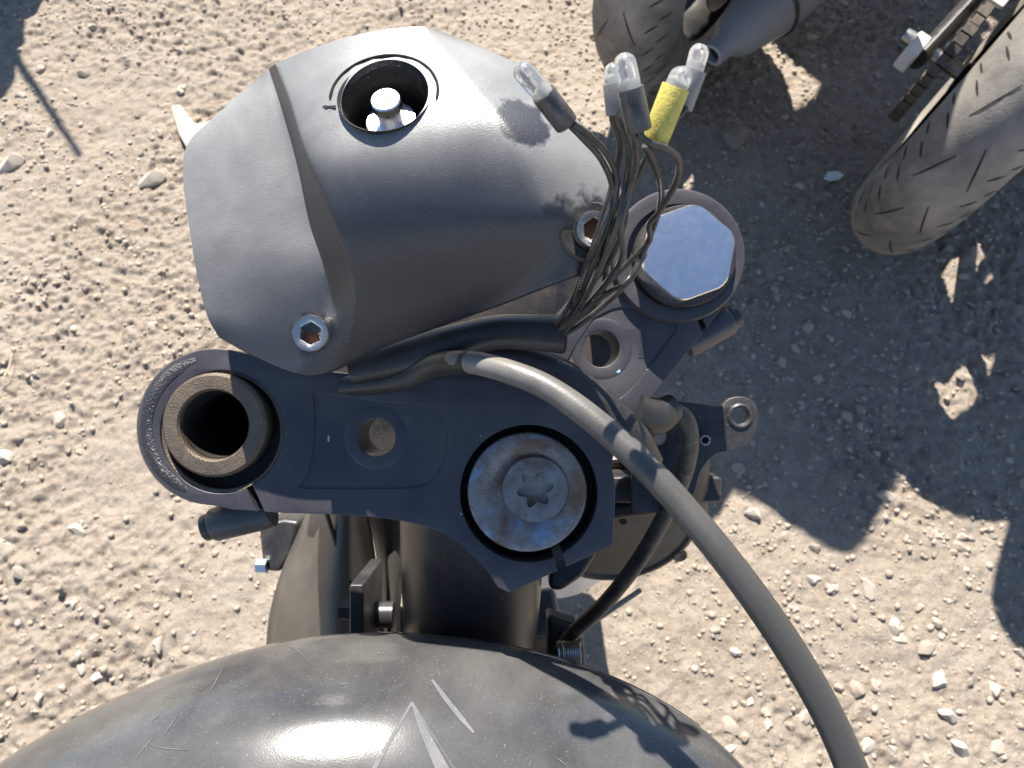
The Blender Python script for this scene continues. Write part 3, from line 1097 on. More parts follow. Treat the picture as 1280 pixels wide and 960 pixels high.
SL = tubeobj('wire_sleeve', [(440, 462, 4), (500, 447, 9), (560, 430, 13), (620, 416, 16), (670, 416, 18), (706, 418, 19)],
             [(.006, .004), (.007, .0045), (.0072, .0055), (.0068, .006), (.0072, .006), (.0076, .006)], 'sheath', BIKE, 18, caps=False, flat=UP, label='black vinyl sleeve from which the bulb wires come out')
ob('sleeve_mouth', MB().tube([P(700, 418, 18.5), P(706.2, 418, 19)], [(.0070, .0055), (.0071, .0055)], 18, flat=UP), 'blackhole', SL)
tubeobj('wire_sleeve', [(470, 470, 2), (530, 456, 6), (590, 446, 9), (650, 452, 9), (705, 472, 8), (755, 512, 7), (790, 548, 5), (812, 585, -4)],
        [(.005, .004), (.006, .004), (.0068, .0045), (.0068, .0045), (.007, .004), (.0075, .0035), (.0075, .0035), (.007, .003)], 'sheath', BIKE, 16, flat=UP)
HOSE = tubeobj('cable_hose', [(500, 474, 6), (545, 456, 16), (588, 453, 32), (640, 466, 42), (690, 488, 47), (750, 532, 52), (820, 597, 57), (900, 690, 63), (970, 785, 68), (1025, 875, 72), (1062, 955, 75), (1085, 1030, 78), (1090, 1150, 78)],
               [.0042, .0043, .0043, .0044, .0045, .0047, .0049, .0050, .0051, .0051, .0051, .0051, .0051], 'hose', BIKE, 24, 12, label='thick grey hose curving from the clamp to the lower right')
tubeobj('hose_shaded_start', [(430, 482, -4), (500, 474, 6), (545, 456, 16), (588, 453, 32)], [.005, .0049, .0049, .0046], 'sheath', BIKE, 20, 10)  # dark tube over the hose's start, standing in for its shaded stretch
random.seed(5)
WIRES = []


def wire(pts, r=.00102, mark=False):
    path = ppath([(q[0], q[1], q[2] + (15 * math.exp(-((q[1] - 315) / 55) ** 2) if q[0] < 790 else 0)) for q in pts], 9)
    WIRES.append(path)
    return ob('bulb_wire', MB().tube(path, r, 8), 'wire', BIKE, ang=60)


# bulb A (left)
wire([(690, 424, 18), (712, 396, 26), (732, 340, 46), (752, 290, 64), (766, 240, 80), (752, 200, 92), (728, 172, 99), (706, 150, 104)])
wire([(690, 416, 19), (716, 388, 29), (742, 330, 50), (764, 270, 70), (771, 226, 84), (760, 195, 93), (738, 170, 100), (716, 155, 104)])
# bulb C (grey, behind)
wire([(690, 412, 20), (712, 380, 30), (735, 325, 46), (752, 275, 64), (768, 222, 78), (775, 180, 90), (766, 150, 95), (766, 138, 97)])
wire([(690, 420, 20), (720, 392, 32), (748, 340, 52), (772, 280, 70), (783, 225, 84), (786, 190, 92), (778, 160, 97), (774, 140, 98)])
# bulb B
wire([(690, 428, 17), (716, 404, 22), (752, 362, 36), (796, 318, 52), (812, 300, 58), (812, 280, 68), (826, 262, 75), (846, 226, 86), (848, 200, 94), (834, 186, 100), (816, 180, 103), (803, 172, 105), (800, 160, 106)])
wire([(690, 420, 19), (718, 398, 26), (756, 356, 42), (778, 320, 56), (776, 280, 70), (788, 235, 84), (796, 205, 94), (794, 180, 102), (792, 160, 106)])
# bulb D (yellow)
wire([(690, 424, 18), (716, 400, 24), (760, 366, 34), (788, 350, 40), (806, 312, 54), (824, 262, 72), (826, 232, 82), (818, 205, 92), (806, 182, 100)])
wire([(690, 416, 19), (722, 384, 30), (748, 340, 46), (762, 300, 60), (782, 250, 76), (800, 215, 88), (810, 194, 94), (818, 178, 97)])
# bulb E (right)
wire([(690, 422, 17), (714, 404, 20), (748, 376, 28), (757, 340, 40), (754, 300, 55), (770, 262, 68), (790, 225, 80), (818, 185, 92), (842, 150, 98), (852, 134, 100)])
wire([(690, 414, 18), (712, 392, 24), (732, 364, 34), (764, 322, 48), (780, 280, 60), (784, 246, 70), (800, 212, 82), (828, 170, 94), (848, 146, 99), (858, 134, 100)])
wire([(690, 426, 16), (722, 408, 18), (752, 384, 22), (776, 362, 26), (792, 340, 32), (806, 318, 42)], .0011)
# white print on some wires
mb = MB()
for path, a, b in ((WIRES[0], .24, .30), (WIRES[4], .12, .18), (WIRES[6], .62, .80)):
    i0, i1 = int(a * len(path)), int(b * len(path))
    for i in range(i0, i1):
        c, d = path[i], path[i + 1]
        t = (d - c).normalized()
        vdir = (CO - c).normalized()
        sd_ = t.cross(vdir).normalized()
        up_ = sd_.cross(t)
        if up_.dot(vdir) < 0:
            up_ = -up_
        for k in range(2):
            cc = c + (d - c) * (.25 + .5 * k) + up_ * .00108
            mb.box(cc, sd_ * .00032 * random.uniform(.5, 1), t * .00022, up_ * .00004)
ob('wire_print', mb, 'wiremark', BIKE, smooth=False)


def bulb(tip, base, tail, hs, rg, rs, mat, label, glass=True, rs2=None):
    """tip = glass end, base = where glass meets socket, tail = socket end (photo px), hs = heights"""
    a, b, c = P(*tip, hs[0]), P(*base, hs[1]), P(*tail, hs[2])
    root = None
    ax = (b - c).normalized()
    L = (b - c).length
    sk = ob('bulb_socket', MB().lathe(c, ax, [(0.0012, 0), (0.0012, rs * .72), (0, rs * .80), (0, rs * .97), (.0004, rs), (L - .0003, rs2 or rs), (L, (rs2 or rs) * .97), (L, rg * 1.02), (L - .003, rg * .98), (L - .003, 0)], 28), mat, BIKE, label=label)
    if glass:
        gx = (a - b)
        gl = gx.length
        gx.normalize()
        prof = [(-.0028, rg * .93), (0, rg * .97), (gl * .35, rg)]
        for k in range(9):
            t = k / 8 * math.pi / 2
            prof.append((gl - rg * .95 + rg * .95 * math.sin(t), max(rg * math.cos(t), 0)))
        prof2 = [(t if t < gl * .5 else t - .00035, max(r - .0004, 0)) for t, r in reversed(prof)]
        ob('bulb_glass', MB().lathe(b, gx, prof + prof2[1:] if prof2[0][1] > 0 else prof + prof2, 28), 'glass', sk, ang=70)
        _, e1, e2 = frame_of(gx)
        mb = MB()
        for q in (-1, 1):
            mb.tube([b + e1 * (q * rg * .35), b + e1 * (q * rg * .32) + gx * gl * .35, b + e1 * (q * rg * .42) + gx * gl * .55], .00014, 6)
        mb.tube([b + e1 * (k / 10 - .5) * rg * .84 + gx * (gl * .55 + .0006 * math.sin(k * 2.3)) for k in range(11)], .00009, 5)
        ob('filament', mb, 'bolt', sk)
        ob('glass_stem', MB().lathe(b, gx, [(-.002, rg * .7), (.0012, rg * .6), (.0022, rg * .3), (.0026, 0)], 16), 'whitepl', sk)
    return sk


bulb((646, 80), (679, 117), (708, 155), (112, 109, 103), .0030, .0035, 'socket', 'leftmost bulb socket leaning over the cover')
bulb((766, 78), (768, 104), (772, 143), (99, 98, 95), .0029, .0034, 'greysocket', 'grey bulb socket half hidden behind the middle one')
bulb((778, 66), (788, 110), (799, 163), (112, 110, 105), .0031, .0036, 'socket', 'middle bulb socket standing in front')
bulb((858, 84), (845, 108), (816, 181), (106, 104, 97), .0033, .0040, 'yellow', 'bulb socket wrapped in yellow sleeve', rs2=.0040)
bulb((877, 55), (868, 87), (850, 135), (101, 100, 96), .0028, .0036, 'greysocket', 'rightmost bulb socket behind the yellow one')

# ---------------- fuel tank
TC = V((-0.0756, -0.055, 0))
TROT = 0.125
TA, TAR, TB = 0.101, 0.38, 0.188
ZR, TH = 0.919, 0.060
tf = V((-math.sin(TROT), math.cos(TROT), 0))
tr = V((math.cos(TROT), math.sin(TROT), 0))
CREST = V((-0.16, 0.0, 0))


def tank_pt(r, th):
    """r 0..1 dome, >1 flank; th from the right, counter-clockwise"""
    c, s_ = math.cos(th), math.sin(th)
    e = 1.77 if s_ > 0 else 2.0
    k = (abs(c) ** e + abs(s_) ** e) ** (-1 / e)
    a = TA if s_ > 0 else TAR
    if r <= 1:
        x, y = TB * k * c * r, a * k * s_ * r
        z = ZR + TH * max(0, 1 - r ** 2.1) ** (1 / 2.0)
        sk = (1 - r * r)
        x += -0.06 * sk
        return TC + tr * x + tf * y + V((0, 0, z))
    q = r - 1
    f = 1 - 0.10 * q - 0.22 * q * q
    return TC + tr * (TB * k * c * f) + tf * (a * k * s_ * f) + V((0, 0, ZR - 0.18 * q))


rs_ = [0.0, .08, .16, .24, .32, .40, .48, .56, .63, .70, .76, .81, .855, .89, .92, .945, .965, .98, .99, .997, 1.0, 1.03, 1.08, 1.2, 1.4, 1.7, 2.0]
mb = MB()
rowsT = [[tank_pt(max(r, .002), 2 * math.pi * k / 120) for k in range(120)] for r in rs_]
mb.grid(rowsT, closed_u=True)
mb.f.append(tuple(range(120)))
TANK = ob('fuel_tank', mb, 'tank', BIKE, ang=70, label='dusty black fuel tank with scratches and a worn chevron emblem')
from mathutils.bvhtree import BVHTree
TBVH = BVHTree.FromPolygons([tuple(v) for v in mb.v], mb.f)


def on_tank(px, py, off=0.0002):
    d = (FW + RT * ((px - 640) / FPX) + UP * ((480 - py) / FPX)).normalized()
    hit = TBVH.ray_cast(CO, d)
    if hit[0] is None:
        return None
    n = hit[1] if hit[1].z > 0 else -hit[1]
    return hit[0] + n * off


def tank_strip(name, pts, widths, mat, off=0.00025, label=None):
    """a thin strip lying on the tank, following its curve"""
    mb = MB()
    pp = resample(pts, 14)
    ww = np.interp(np.linspace(0, 1, 14), np.linspace(0, 1, len(widths)), widths)
    rows = []
    for i in range(14):
        t = pp[min(i + 1, 13)] - pp[max(i - 1, 0)]
        t /= np.linalg.norm(t)
        nrm = np.array([-t[1], t[0]])
        row = [on_tank(*(pp[i] + nrm * (ww[i] * f)), off * (1 if abs(f) < .9 else .2)) for f in (-.5, -.3, .3, .5)]
        if any(x is None for x in row):
            continue
        rows.append(row)
    if len(rows) > 1:
        mb.grid(rows)
        return ob(name, mb, mat, TANK, label=label)


# worn chevron emblem and scrapes on the tank
tank_strip('emblem_arm', [(515, 878), (500, 905), (484, 932), (466, 964)], [3, 4, 5, 6], 'emblem', label='left arm of the worn chevron emblem')
tank_strip('emblem_arm', [(515, 878), (526, 905), (540, 935), (556, 968)], [3, 9, 13, 17], 'emblem', label='broad right arm of the worn chevron emblem')
tank_strip('emblem_edge', [(517, 880), (532, 905), (548, 930), (572, 968)], [1.2, 1.5, 2, 2.2], 'scratch')
tank_strip('scrape', [(540, 850), (556, 872), (575, 896), (592, 916)], [3, 6, 6, 3], 'emblem')
tank_strip('scrape', [(546, 836), (550, 845)], [1.0, 1.2], 'scratch')
for a in ([(278, 836), (272, 848), (262, 866)], [(222, 894), (214, 906), (205, 920)], [(200, 893), (190, 902)], [(362, 808), (372, 814), (382, 822)], [(186, 926), (196, 934), (236, 938)],
          [(690, 944), (702, 952), (712, 962)], [(424, 856), (436, 855)], [(660, 960), (664, 950)], [(170, 950), (178, 938), (192, 922)]):
    tank_strip('scrape', a, [.6, 1.5, .6], 'scratch')
# seam lip under the front of the tank
mb = MB()
rows = []
for k in range(61):
    th = rad(25 + 130 * k / 60)
    rows.append([tank_pt(1.02, th), tank_pt(1.03, th) + (tank_pt(1.02, th) - tank_pt(.9, th)).normalized() * .004 - V((0, 0, .004)), tank_pt(1.08, th) + V((0, 0, -.004))])
mb.grid(rows)
ob('tank_seam', mb, 'frame', TANK, solid=.0015)

# ---------------- frame, headstock, shrouds and small parts under the clamp
ob('headstock', MB().tube([P(659, 617, -30), P(659, 617, -30) + FW * .17], .034, 32), 'frame', BIKE)
ob('frame_backbone', MB().tube(wpath([(592, 560, .372), (591, 640, .384), (590, 720, .398), (588, 800, .425), (586, 900, .47), (586, 980, .52)], 6), [.036] * 31, 36), 'frame', BIKE, ang=60)
# lower clamp
mb = MB()
a, b, c = AXL + FW * .20, AXR + FW * .20, P(659, 617, 0) + FW * .20
ax = (b - a).normalized()
n_ = ax.cross(FW).normalized()
mb.prism([a - ax * .034 + n_ * .02, a - ax * .034 - n_ * .02, a + ax * .02 - n_ * .040, c - n_ * .05, b - ax * .02 - n_ * .040, b + ax * .034 - n_ * .02, b + ax * .034 + n_ * .02, b - ax * .03 + n_ * .045, a + ax * .03 + n_ * .045], FW * .03)
ob('lower_clamp', mb, 'frame', BIKE, bevel=.003)
# brown-grey duct shroud on the left, seen between clamp and tank
mb = MB()
left = [(392, 625), (375, 665), (352, 720), (338, 775), (333, 840)]
mid = [(432, 622), (428, 665), (424, 720), (420, 775), (418, 840)]
right = [(452, 622), (462, 665), (470, 720), (476, 775), (480, 840)]
rows = []
for l, m_, r in zip(cr(left, 6), cr(mid, 6), cr(right, 6)):
    row = []
    for k in range(17):
        t = k / 16
        q = l * (1 - t) ** 2 + m_ * 2 * t * (1 - t) + r * t * t
        row.append(W(q[0], q[1], .60 - .085 * math.sin(math.pi * (t * .82 + .02))))
    rows.append(row)
mb.grid(rows)
SHR = ob('duct_shroud', mb, 'shroud', BIKE, ang=70, solid=.003, label='brown grey plastic duct below the left clamp')
ob('shroud_seam', MB().tube(wpath([(408, 640, .517), (418, 672, .517), (430, 708, .517), (443, 742, .517)], 5), .0016, 6), 'bore', SHR)
mb = MB()
rows = []
for l, r in zip(cr([(455, 620), (470, 680), (478, 740), (482, 820)], 5), cr([(545, 630), (520, 680), (500, 740), (498, 820)], 5)):
    rows.append([W(*(l * (1 - t) + r * t), .575 - .02 * math.sin(math.pi * t)) for t in np.linspace(0, 1, 9)])
mb.grid(rows)
ob('inner_shroud', mb, 'shroud', BIKE, ang=70, solid=.003)
# upright tab with a bolt each side
mb = MB().box(W(459, 756, .43), RT * .0036, UP * .019, FW * .03)
TAB = ob('frame_tab', mb, 'bracket', BIKE, bevel=.001)
ob('tab_bolt', MB().lathe(W(425, 762, .44), RT, [(0, 0), (0, .0062), (.012, .0062), (.012, 0)], 6), 'bracket', TAB)
ob('tab_bolt', MB().lathe(W(468, 768, .44), RT, [(0, 0), (0, .0075), (.011, .0075), (.011, 0)], 20), 'frame', TAB)
# caliper bracket and blue bolt below the left clamp
mb = MB().prism([W(x, y, .62) for x, y in ((322, 655), (355, 648), (376, 652), (366, 690), (350, 716), (328, 714))], FW * .05)
CB = ob('fork_bracket', mb, 'bracket', BIKE, bevel=.004)
ob('bracket_bolt', MB().lathe(W(334, 708, .615), -RT, [(0, .006), (.008, .006), (.009, .0045), (.010, 0)], 6), 'chrome', CB)
# horn disc on the right
hc = W(770, 652, .46)
hn = (NB * .82 + V((.12, -.50, .05))).normalized()
hn = (CO - hc).normalized() * .74 + UP * -.62 + RT * .12
hn.normalize()
HORN = ob('horn', MB().lathe(hc, hn, [(-.03, .030), (-.012, .049), (-.002, .0505), (.0015, .0495), (.0020, .0475), (.0004, .0455), (.0004, .0450), (.0012, .0440), (.0012, 0)], 60), 'horn', BIKE, label='round dusty horn face below the right clamp')
_, h1, h2 = frame_of(hn)
hp = lambda px, py: (lambda d: CO + d * ((hc + hn * .0013 - CO).dot(hn) / d.dot(hn)))(FW + RT * ((px - 640) / FPX) + UP * ((480 - py) / FPX))
ob('horn_screw', MB().lathe(hp(850, 695), hn, [(-.001, .0046), (.0006, .0044), (.0010, .0036), (.0002, .0012), (0.0002, 0)], 20), 'horn', HORN)
ob('horn_vent', MB().lathe(hp(779, 652), hn, [(-.001, .0022), (.0004, .0022), (.0004, 0)], 14), 'blackhole', HORN)
# right bracket with an eye, seen edge on at the top
EYE = arc(925, 520, 10, 0, 360, 24)[:-1]
E2 = arc(822, 545, 12, 0, 360, 20)[:-1]
bo = [tuple(p) for p in cr([(790, 500), (840, 501), (878, 505), (900, 508), (912, 498), (930, 496), (945, 506), (947, 528), (940, 550), (925, 562), (908, 565), (892, 570), (876, 590), (868, 616), (850, 640), (790, 640)], 5)]
me = plate_mesh([bo, EYE, E2], 0, -4, 0.6, depth0=0.375)
BR = link_world_mesh('eye_bracket', me, 'bracket', BIKE, label='flat black bracket with a round eye on the right')
ob('eye_bushing', MB().lathe(W(925, 520, .375), NB, [(-.005, .0042), (.0008, .0042), (.0012, .0052), (.0006, .0062), (-.001, .0064)], 28), 'bracket', BR)
socket_bolt(W(880, 550, .373), NB, .0027, .003, BR)
ob('bracket_post', MB().tube([W(862, 560, .385), W(862, 640, .42)], .010, 16), 'bracket', BIKE)
# conduit stub and bent black hose
tubeobj('conduit_clip', [(795, 512, 0), (822, 520, -6), (842, 508, -10)], [(.0068, .005), (.0078, .006), (.006, .005)], 'sheath', BIKE, 14, flat=UP)
ob('brake_hose', MB().tube(wpath([(800, 545, .345), (822, 528, .338), (842, 516, .336), (857, 526, .338), (862, 555, .345), (852, 600, .36), (828, 650, .38), (796, 704, .40), (756, 754, .42), (712, 796, .44), (690, 830, .46)], 7), .0042, 14), 'rubber', BIKE, ang=60)
ob('bleed_pipe', MB().tube(wpath([(800, 738, .62), (760, 765, .60), (716, 795, .58), (690, 820, .56)], 5), .0022, 10), 'engine', BIKE, ang=60)
# black hardware in the gap right of the stem
ob('switch_body', MB().box(W(810, 606, .42), RT * .035, UP * .007, FW * .02), 'frame', BIKE, bevel=.002)
ob('lower_bar', MB().tube([W(735, 640, .44), W(838, 628, .43)], .006, 14), 'frame', BIKE)
ob('horn_stay', MB().prism([W(x, y, .41) for x, y in ((686, 700), (735, 672), (748, 690), (728, 722), (702, 740), (686, 738))], FW * .02), 'frame', BIKE, bevel=.003)
# spring and stop bracket beside the headstock
mb = MB().prism([W(x, y, .45) for x, y in ((684, 768), (700, 775), (722, 782), (730, 800), (735, 850), (684, 850))], FW * .02)
SB = ob('stop_bracket', mb, 'bracket', BIKE, bevel=.003)
mb = MB()
hel = []
for k in range(140):
    a = k / 14 * 2 * math.pi
    hel.append(W(697, 818, .43) + RT * (k / 140 * .013) + UP * (.0068 * math.cos(a)) - FW * (.0068 * math.sin(a)))
mb.tube(hel, .00065, 6)
ob('coil_spring', mb, 'steel', SB)

# ---------------- wheel, engine and rear of the bike (mostly hidden from above)
def wheel(root, name, c, axis, rad_t, w, mat_rim='alloy', grooves=True, disc=None, sprocket=None, n=96, split=False):
    """tyre mesh is the wheel part; rim, spokes, disc and sprocket are its pieces"""
    c, axis = V(c), V(axis).normalized()
    prof = []
    for k in range(19):
        a = rad(-118 + 236 * k / 18)
        prof.append((w * .5 * math.sin(a) * (1 if abs(a) < 1.57 else .98), rad_t - w * .52 + w * .52 * math.cos(a)))
    wh = ob(name, MB().lathe(c, axis, prof, n), 'tyre', root, ang=60)
    ri = rad_t - w * .60
    ob('rim', MB().lathe(c, axis, [(-w * .40, ri - .004), (-w * .42, ri + .006), (-w * .36, ri - .012), (-w * .12, ri - .030), (w * .12, ri - .030), (w * .36, ri - .012), (w * .42, ri + .006), (w * .40, ri - .004)], 64), mat_rim, wh)
    ob('hub', MB().lathe(c, axis, [(-.075, 0), (-.075, .018), (-.06, .034), (.06, .034), (.075, .018), (.075, 0)], 28), mat_rim, wh)
    ax, e1, e2 = frame_of(axis)
    for k in range(5):
        a = 2 * math.pi * k / 5 + .3
        d = e1 * math.cos(a) + e2 * math.sin(a)
        t = ax.cross(d)
        ob('spoke', MB().tube([c + d * .03, c + d * (ri - .02)], [(.02, .02), (.014, .012)], 8, flat=ax), mat_rim, wh)
    if disc:
        ob('brake_disc', MB().lathe(c + ax * disc, ax, [(-.0025, .075), (-.0025, .115), (.0025, .115), (.0025, .075), (-.0025, .075)], 48), 'steel', wh)
    if sprocket:
        vs = []
        for k in range(84):
            a = 2 * math.pi * k / 84
            r = .104 + (.005 if k % 2 else -.002)
            vs.append(c + ax * sprocket + e1 * (r * math.cos(a)) + e2 * (r * math.sin(a)))
        ob('sprocket', MB().prism(vs, ax * .006), 'chain', wh)
    if grooves:
        mb = MB()
        def surf(a, phi, off):
            return c + ax * (w * .5 * math.sin(phi) + math.sin(phi) * off) + (e1 * math.cos(a) + e2 * math.sin(a)) * (rad_t - w * .52 + (w * .52 + off) * math.cos(phi))
        def sipe(a0, p0, a1, p1, wd):
            m = 6
            L, Rr = [], []
            da, dp = (a1 - a0) * rad_t, (p1 - p0) * w * .5
            ln = math.hypot(da, dp)
            na, np_ = -dp / ln * wd / rad_t, da / ln * wd / (w * .5)
            rows = []
            for i in range(m):
                t = i / (m - 1)
                a, p = a0 + (a1 - a0) * t, p0 + (p1 - p0) * t
                f = .35 + .65 * math.sin(math.pi * min(max(t, .08), .92))
                rows.append([surf(a + na * f, p + np_ * f, .0004), surf(a - na * f, p - np_ * f, .0004)])
            pieces.append(MB().grid(rows))
        pieces = []
        K = 34
        for k in range(K):
            a = 2 * math.pi * k / K
            st = 2 * math.pi / K
            for sg in (-1, 1):
                sh = 0 if sg > 0 else st * .5
                sipe(a + sh, sg * 1.22, a + sh + st * .20, sg * .95, .0021)
                sipe(a + sh + st * .42, sg * .92, a + sh + st * .68, sg * .66, .0020)
                if k % 2 == 0:
                    sipe(a + sh, sg * .16, a + sh + st * 1.15, sg * .50, .0015)
        if split:
            for g in pieces:
                ob('tread_groove', g, 'groove', wh, smooth=False)
        else:
            for g in pieces:
                mb.add(g.v, g.f)
            ob('tread_groove', mb, 'groove', wh, smooth=False)['kind'] = 'stuff'
    return wh


AXM = (AXL + AXR) * .5
axn = (AXR - AXL).normalized()
fork_n = axn.cross(FW)
if fork_n.y < 0:
    fork_n = -fork_n
wc = AXM + FW * .735 + fork_n * .02
wc.z = .302
wheel(BIKE, 'front_wheel', wc, axn, .298, .115, disc=.06)
# fender over the front wheel
mb = MB()
rows = []
ax_, e1_, e2_ = frame_of(axn)
for k in range(25):
    a = rad(-55 + 165 * k / 24)
    rows.append([wc + axn * (.074 * math.sin(t)) + (V((0, 0, 1)) * math.cos(a) - fork_n * math.sin(a)).normalized() * (.27 + .055 * math.cos(t)) for t in np.linspace(-1.35, 1.35, 11)])
mb.grid(rows)
ob('front_fender', mb, 'whitepl', BIKE, ang=70, solid=.003)
bf = tf
br = tr
base = V((TC.x, TC.y, 0))
bp = lambda x, y, z: base + br * x + bf * y + V((0, 0, z))
ob('engine_block', MB().box(bp(0, -.16, .46), br * .15, bf * .20, V((0, 0, .15))), 'engine', BIKE, bevel=.03, seg=3)
ob('cylinder_head', MB().box(bp(0.03, .0, .60), br * .08, bf * .09 + V((0, 0, .03)), V((0, -.03, .10))), 'engine', BIKE, bevel=.02)
ob('radiator', MB().box(bp(0.04, .12, .52), br * .09, bf * .02, V((0, .02, .12))), 'frame', BIKE, bevel=.006)
for sg in (-1, 1):
    ob('frame_spar', MB().tube([bp(sg * .05, .03, .80), bp(sg * .12, -.08, .72), bp(sg * .14, -.35, .62), bp(sg * .12, -.48, .42)], [.025, .028, .028, .03], 14), 'frame', BIKE)
    ob('swingarm_leg', MB().tube([bp(sg * .09, -.45, .42), bp(sg * .11, -.95, .31)], [.026, .02], 12), 'frame', BIKE)
ob('rider_seat', MB().grid([[bp(x * wd, y, z + .03 * math.cos(x * 1.5) - .05 * abs(x) ** 3) for x in np.linspace(-1, 1, 11)] for y, wd, z in ((-.38, .10, .80), (-.5, .13, .78), (-.62, .14, .78), (-.74, .14, .80), (-.9, .12, .84), (-1.08, .08, .88), (-1.16, .05, .89))]), 'seat', BIKE, solid=.05, subsurf=1)
ob('tail_fairing', MB().grid([[bp(x * wd, y, z - .11 * abs(x) ** 2) for x in np.linspace(-1, 1, 9)] for y, wd, z in ((-.45, .12, .72), (-.7, .13, .74), (-1.0, .11, .80), (-1.2, .06, .86))]), 'tank', BIKE, solid=.004, subsurf=1)
wheel(BIKE, 'rear_wheel', bp(0, -.96, .305), br, .302, .17, disc=.085, sprocket=-.10)
ob('side_stand', MB().tube([bp(-.15, -.35, .34), bp(-.30, -.30, .012)], [.012, .009], 10), 'frame', BIKE)

# ================================================================== other parked motorcycles
def parked_bike(label, silencer=None, shadow_cases=False, short_tail=False, shadow_rod=False, tw=.17, tr_=.31, white_guard=False):
    root = thing('motorcycle', label, 'motorcycle', (0, 0, 0), 'motorcycles parked around')
    q = lambda x, y, z: V((x, y, z))
    R_ = tr_
    wheel(root, 'rear_wheel', q(0, 0, R_), (1, 0, 0), R_, tw, disc=.085, sprocket=-.115, split=not shadow_rod)
    wheel(root, 'front_wheel', q(0, 1.43, .30), (1, 0, 0), .30, .12, disc=.07, grooves=False, n=64)
    for sg in (-1, 1):
        ob('swingarm_leg', MB().tube([q(sg * .145, -.03, R_), q(sg * .135, .2, R_ + .03), q(sg * .11, .52, .40)], [(.014, .024), (.016, .03), (.02, .034)], 12, flat=(1, 0, 0)), 'frame', root)
        ob('frame_spar', MB().tube([q(sg * .09, .50, .45), q(sg * .13, .60, .70), q(sg * .10, .95, .86), q(sg * .03, 1.12, .92)], [.025, .028, .028, .03], 12), 'frame', root)
        ob('subframe_rail', MB().tube([q(sg * .10, .60, .70), q(sg * .09, .2 if short_tail else -.1, .76), q(sg * .07, -.05 if short_tail else -.36, .80)], .012, 10), 'frame', root)
        ob('fork_leg', MB().tube([q(sg * .10, 1.43, .30), q(sg * .10, 1.28, .65), q(sg * .10, 1.13, 1.0)], [.028, .026, .021], 14), 'engine', root)
        ob('foot_peg', MB().tube([q(sg * .13, .42, .40), q(sg * .24, .42, .40)], .011, 8), 'rubber', root)
        m = ob('mirror', MB().lathe(q(sg * .40, 1.0, 1.27), (0, -1, .15), [(-.03, 0), (-.025, .03), (-.006, .062), (0, .064), (.002, .06), (.002, 0)], 28), 'frame', root)
        ob('mirror_stalk', MB().tube([q(sg * .26, 1.02, 1.06), q(sg * .31, 1.03, 1.18), q(sg * .39, 1.01, 1.26)], .005, 8), 'frame', m)
        if not short_tail:
            i = ob('indicator', MB().lathe(q(sg * .12, -.28, .78), (sg, 0, 0), [(0, .006), (.03, .007), (.034, .02), (.06, .022), (.075, .012), (.078, 0)], 16), 'rubber', root)
    # axle, adjuster and caliper
    ob('axle_bolt', MB().lathe(q(-.19, 0, R_), (1, 0, 0), [(0, 0), (0, .012), (.01, .013), (.37, .013), (.38, .012), (.38, 0)], 12), 'steel', root)
    ob('brake_caliper', MB().box(q(.115, .06, R_ + .10), (.022, 0, 0), (0, .05, .015), (0, -.012, .03)), 'engine', root, bevel=.006)
    # chain: rollers and plates round both sprockets
    mb = MB()
    loop = []
    for k in range(20):
        a = rad(90 + 180 * k / 19)
        loop.append((.107 * math.cos(a), R_ + .107 * math.sin(a)))
    for k in range(1, 30):
        loop.append((k / 30 * .55, R_ - .107 + (k / 30) * (.36 - .045 - R_ + .107)))
    for k in range(8):
        a = rad(-90 + 180 * k / 7)
        loop.append((.55 + .045 * math.cos(a), .36 + .045 * math.sin(a)))
    for k in range(1, 30):
        t = k / 30
        loop.append((.55 * (1 - t), .405 * (1 - t) + (R_ + .107) * t))
    for i, (y, z) in enumerate(loop):
        y2, z2 = loop[(i + 1) % len(loop)]
        d = V((0, y2 - y, z2 - z))
        if d.length < 1e-5:
            continue
        u = d.normalized()
        mb.box(q(-.112, (y + y2) / 2, (z + z2) / 2), (.008 if i % 2 else .010, 0, 0), u * min(d.length * .46, .011), V((0, -u.z, u.y)) * (.0065 if i % 2 else .008))
    ob('drive_chain', mb, 'chain', root, smooth=False)
    ob('engine_block', MB().box(q(0, .72, .42), (.16, 0, 0), (0, .22, 0), (0, 0, .15)), 'engine', root, bevel=.035, seg=3)
    ob('cylinder_head', MB().box(q(0, .86, .64), (.12, 0, 0), (0, .10, .03), (0, -.03, .11)), 'engine', root, bevel=.02)
    # tank, seat, tail
    rows = []
    for y, wd, z in ((.52, .10, .84), (.60, .14, .93), (.72, .165, .985), (.86, .17, 1.0), (.98, .14, .98), (1.07, .09, .93)):
        rows.append([q(wd * math.cos(a), y, .80 + (z - .80) * max(0.0, math.sin(a)) ** .8 - .06 * (math.cos(a) ** 8)) for a in np.linspace(0, math.pi, 15)])
    ob('fuel_tank', MB().grid(rows), 'redpaint', root, subsurf=1, solid=.004)
    y_end = -.17 if short_tail else -.40
    rows = []
    for t in np.linspace(0, 1, 8):
        y = .56 + (y_end - .56) * t
        wd = (.075 if short_tail else .12) + (.02 if short_tail else .05) * math.sin(math.pi * min(1, t * 1.15)) - .02 * t
        z = .80 - .02 * math.sin(math.pi * t) + .09 * t * t
        rows.append([q((wd + (.025 if short_tail else 0)) * x - (.045 * t if short_tail else 0), y, z - .09 * abs(x) ** 3.0) for x in np.linspace(-1, 1, 11)])  # short seat is widened and skewed to shape its ground shadow
    ob('rider_seat', MB().grid(rows), 'seat', root, solid=.06, subsurf=1)
    if not short_tail:
        ob('tail_light', MB().box(q(0, -.42, .84), (.055, 0, 0), (0, .02, 0), (0, -.01, .025)), 'lens', root, bevel=.008)
    # rear mudguard close over the tyre
    rows = []
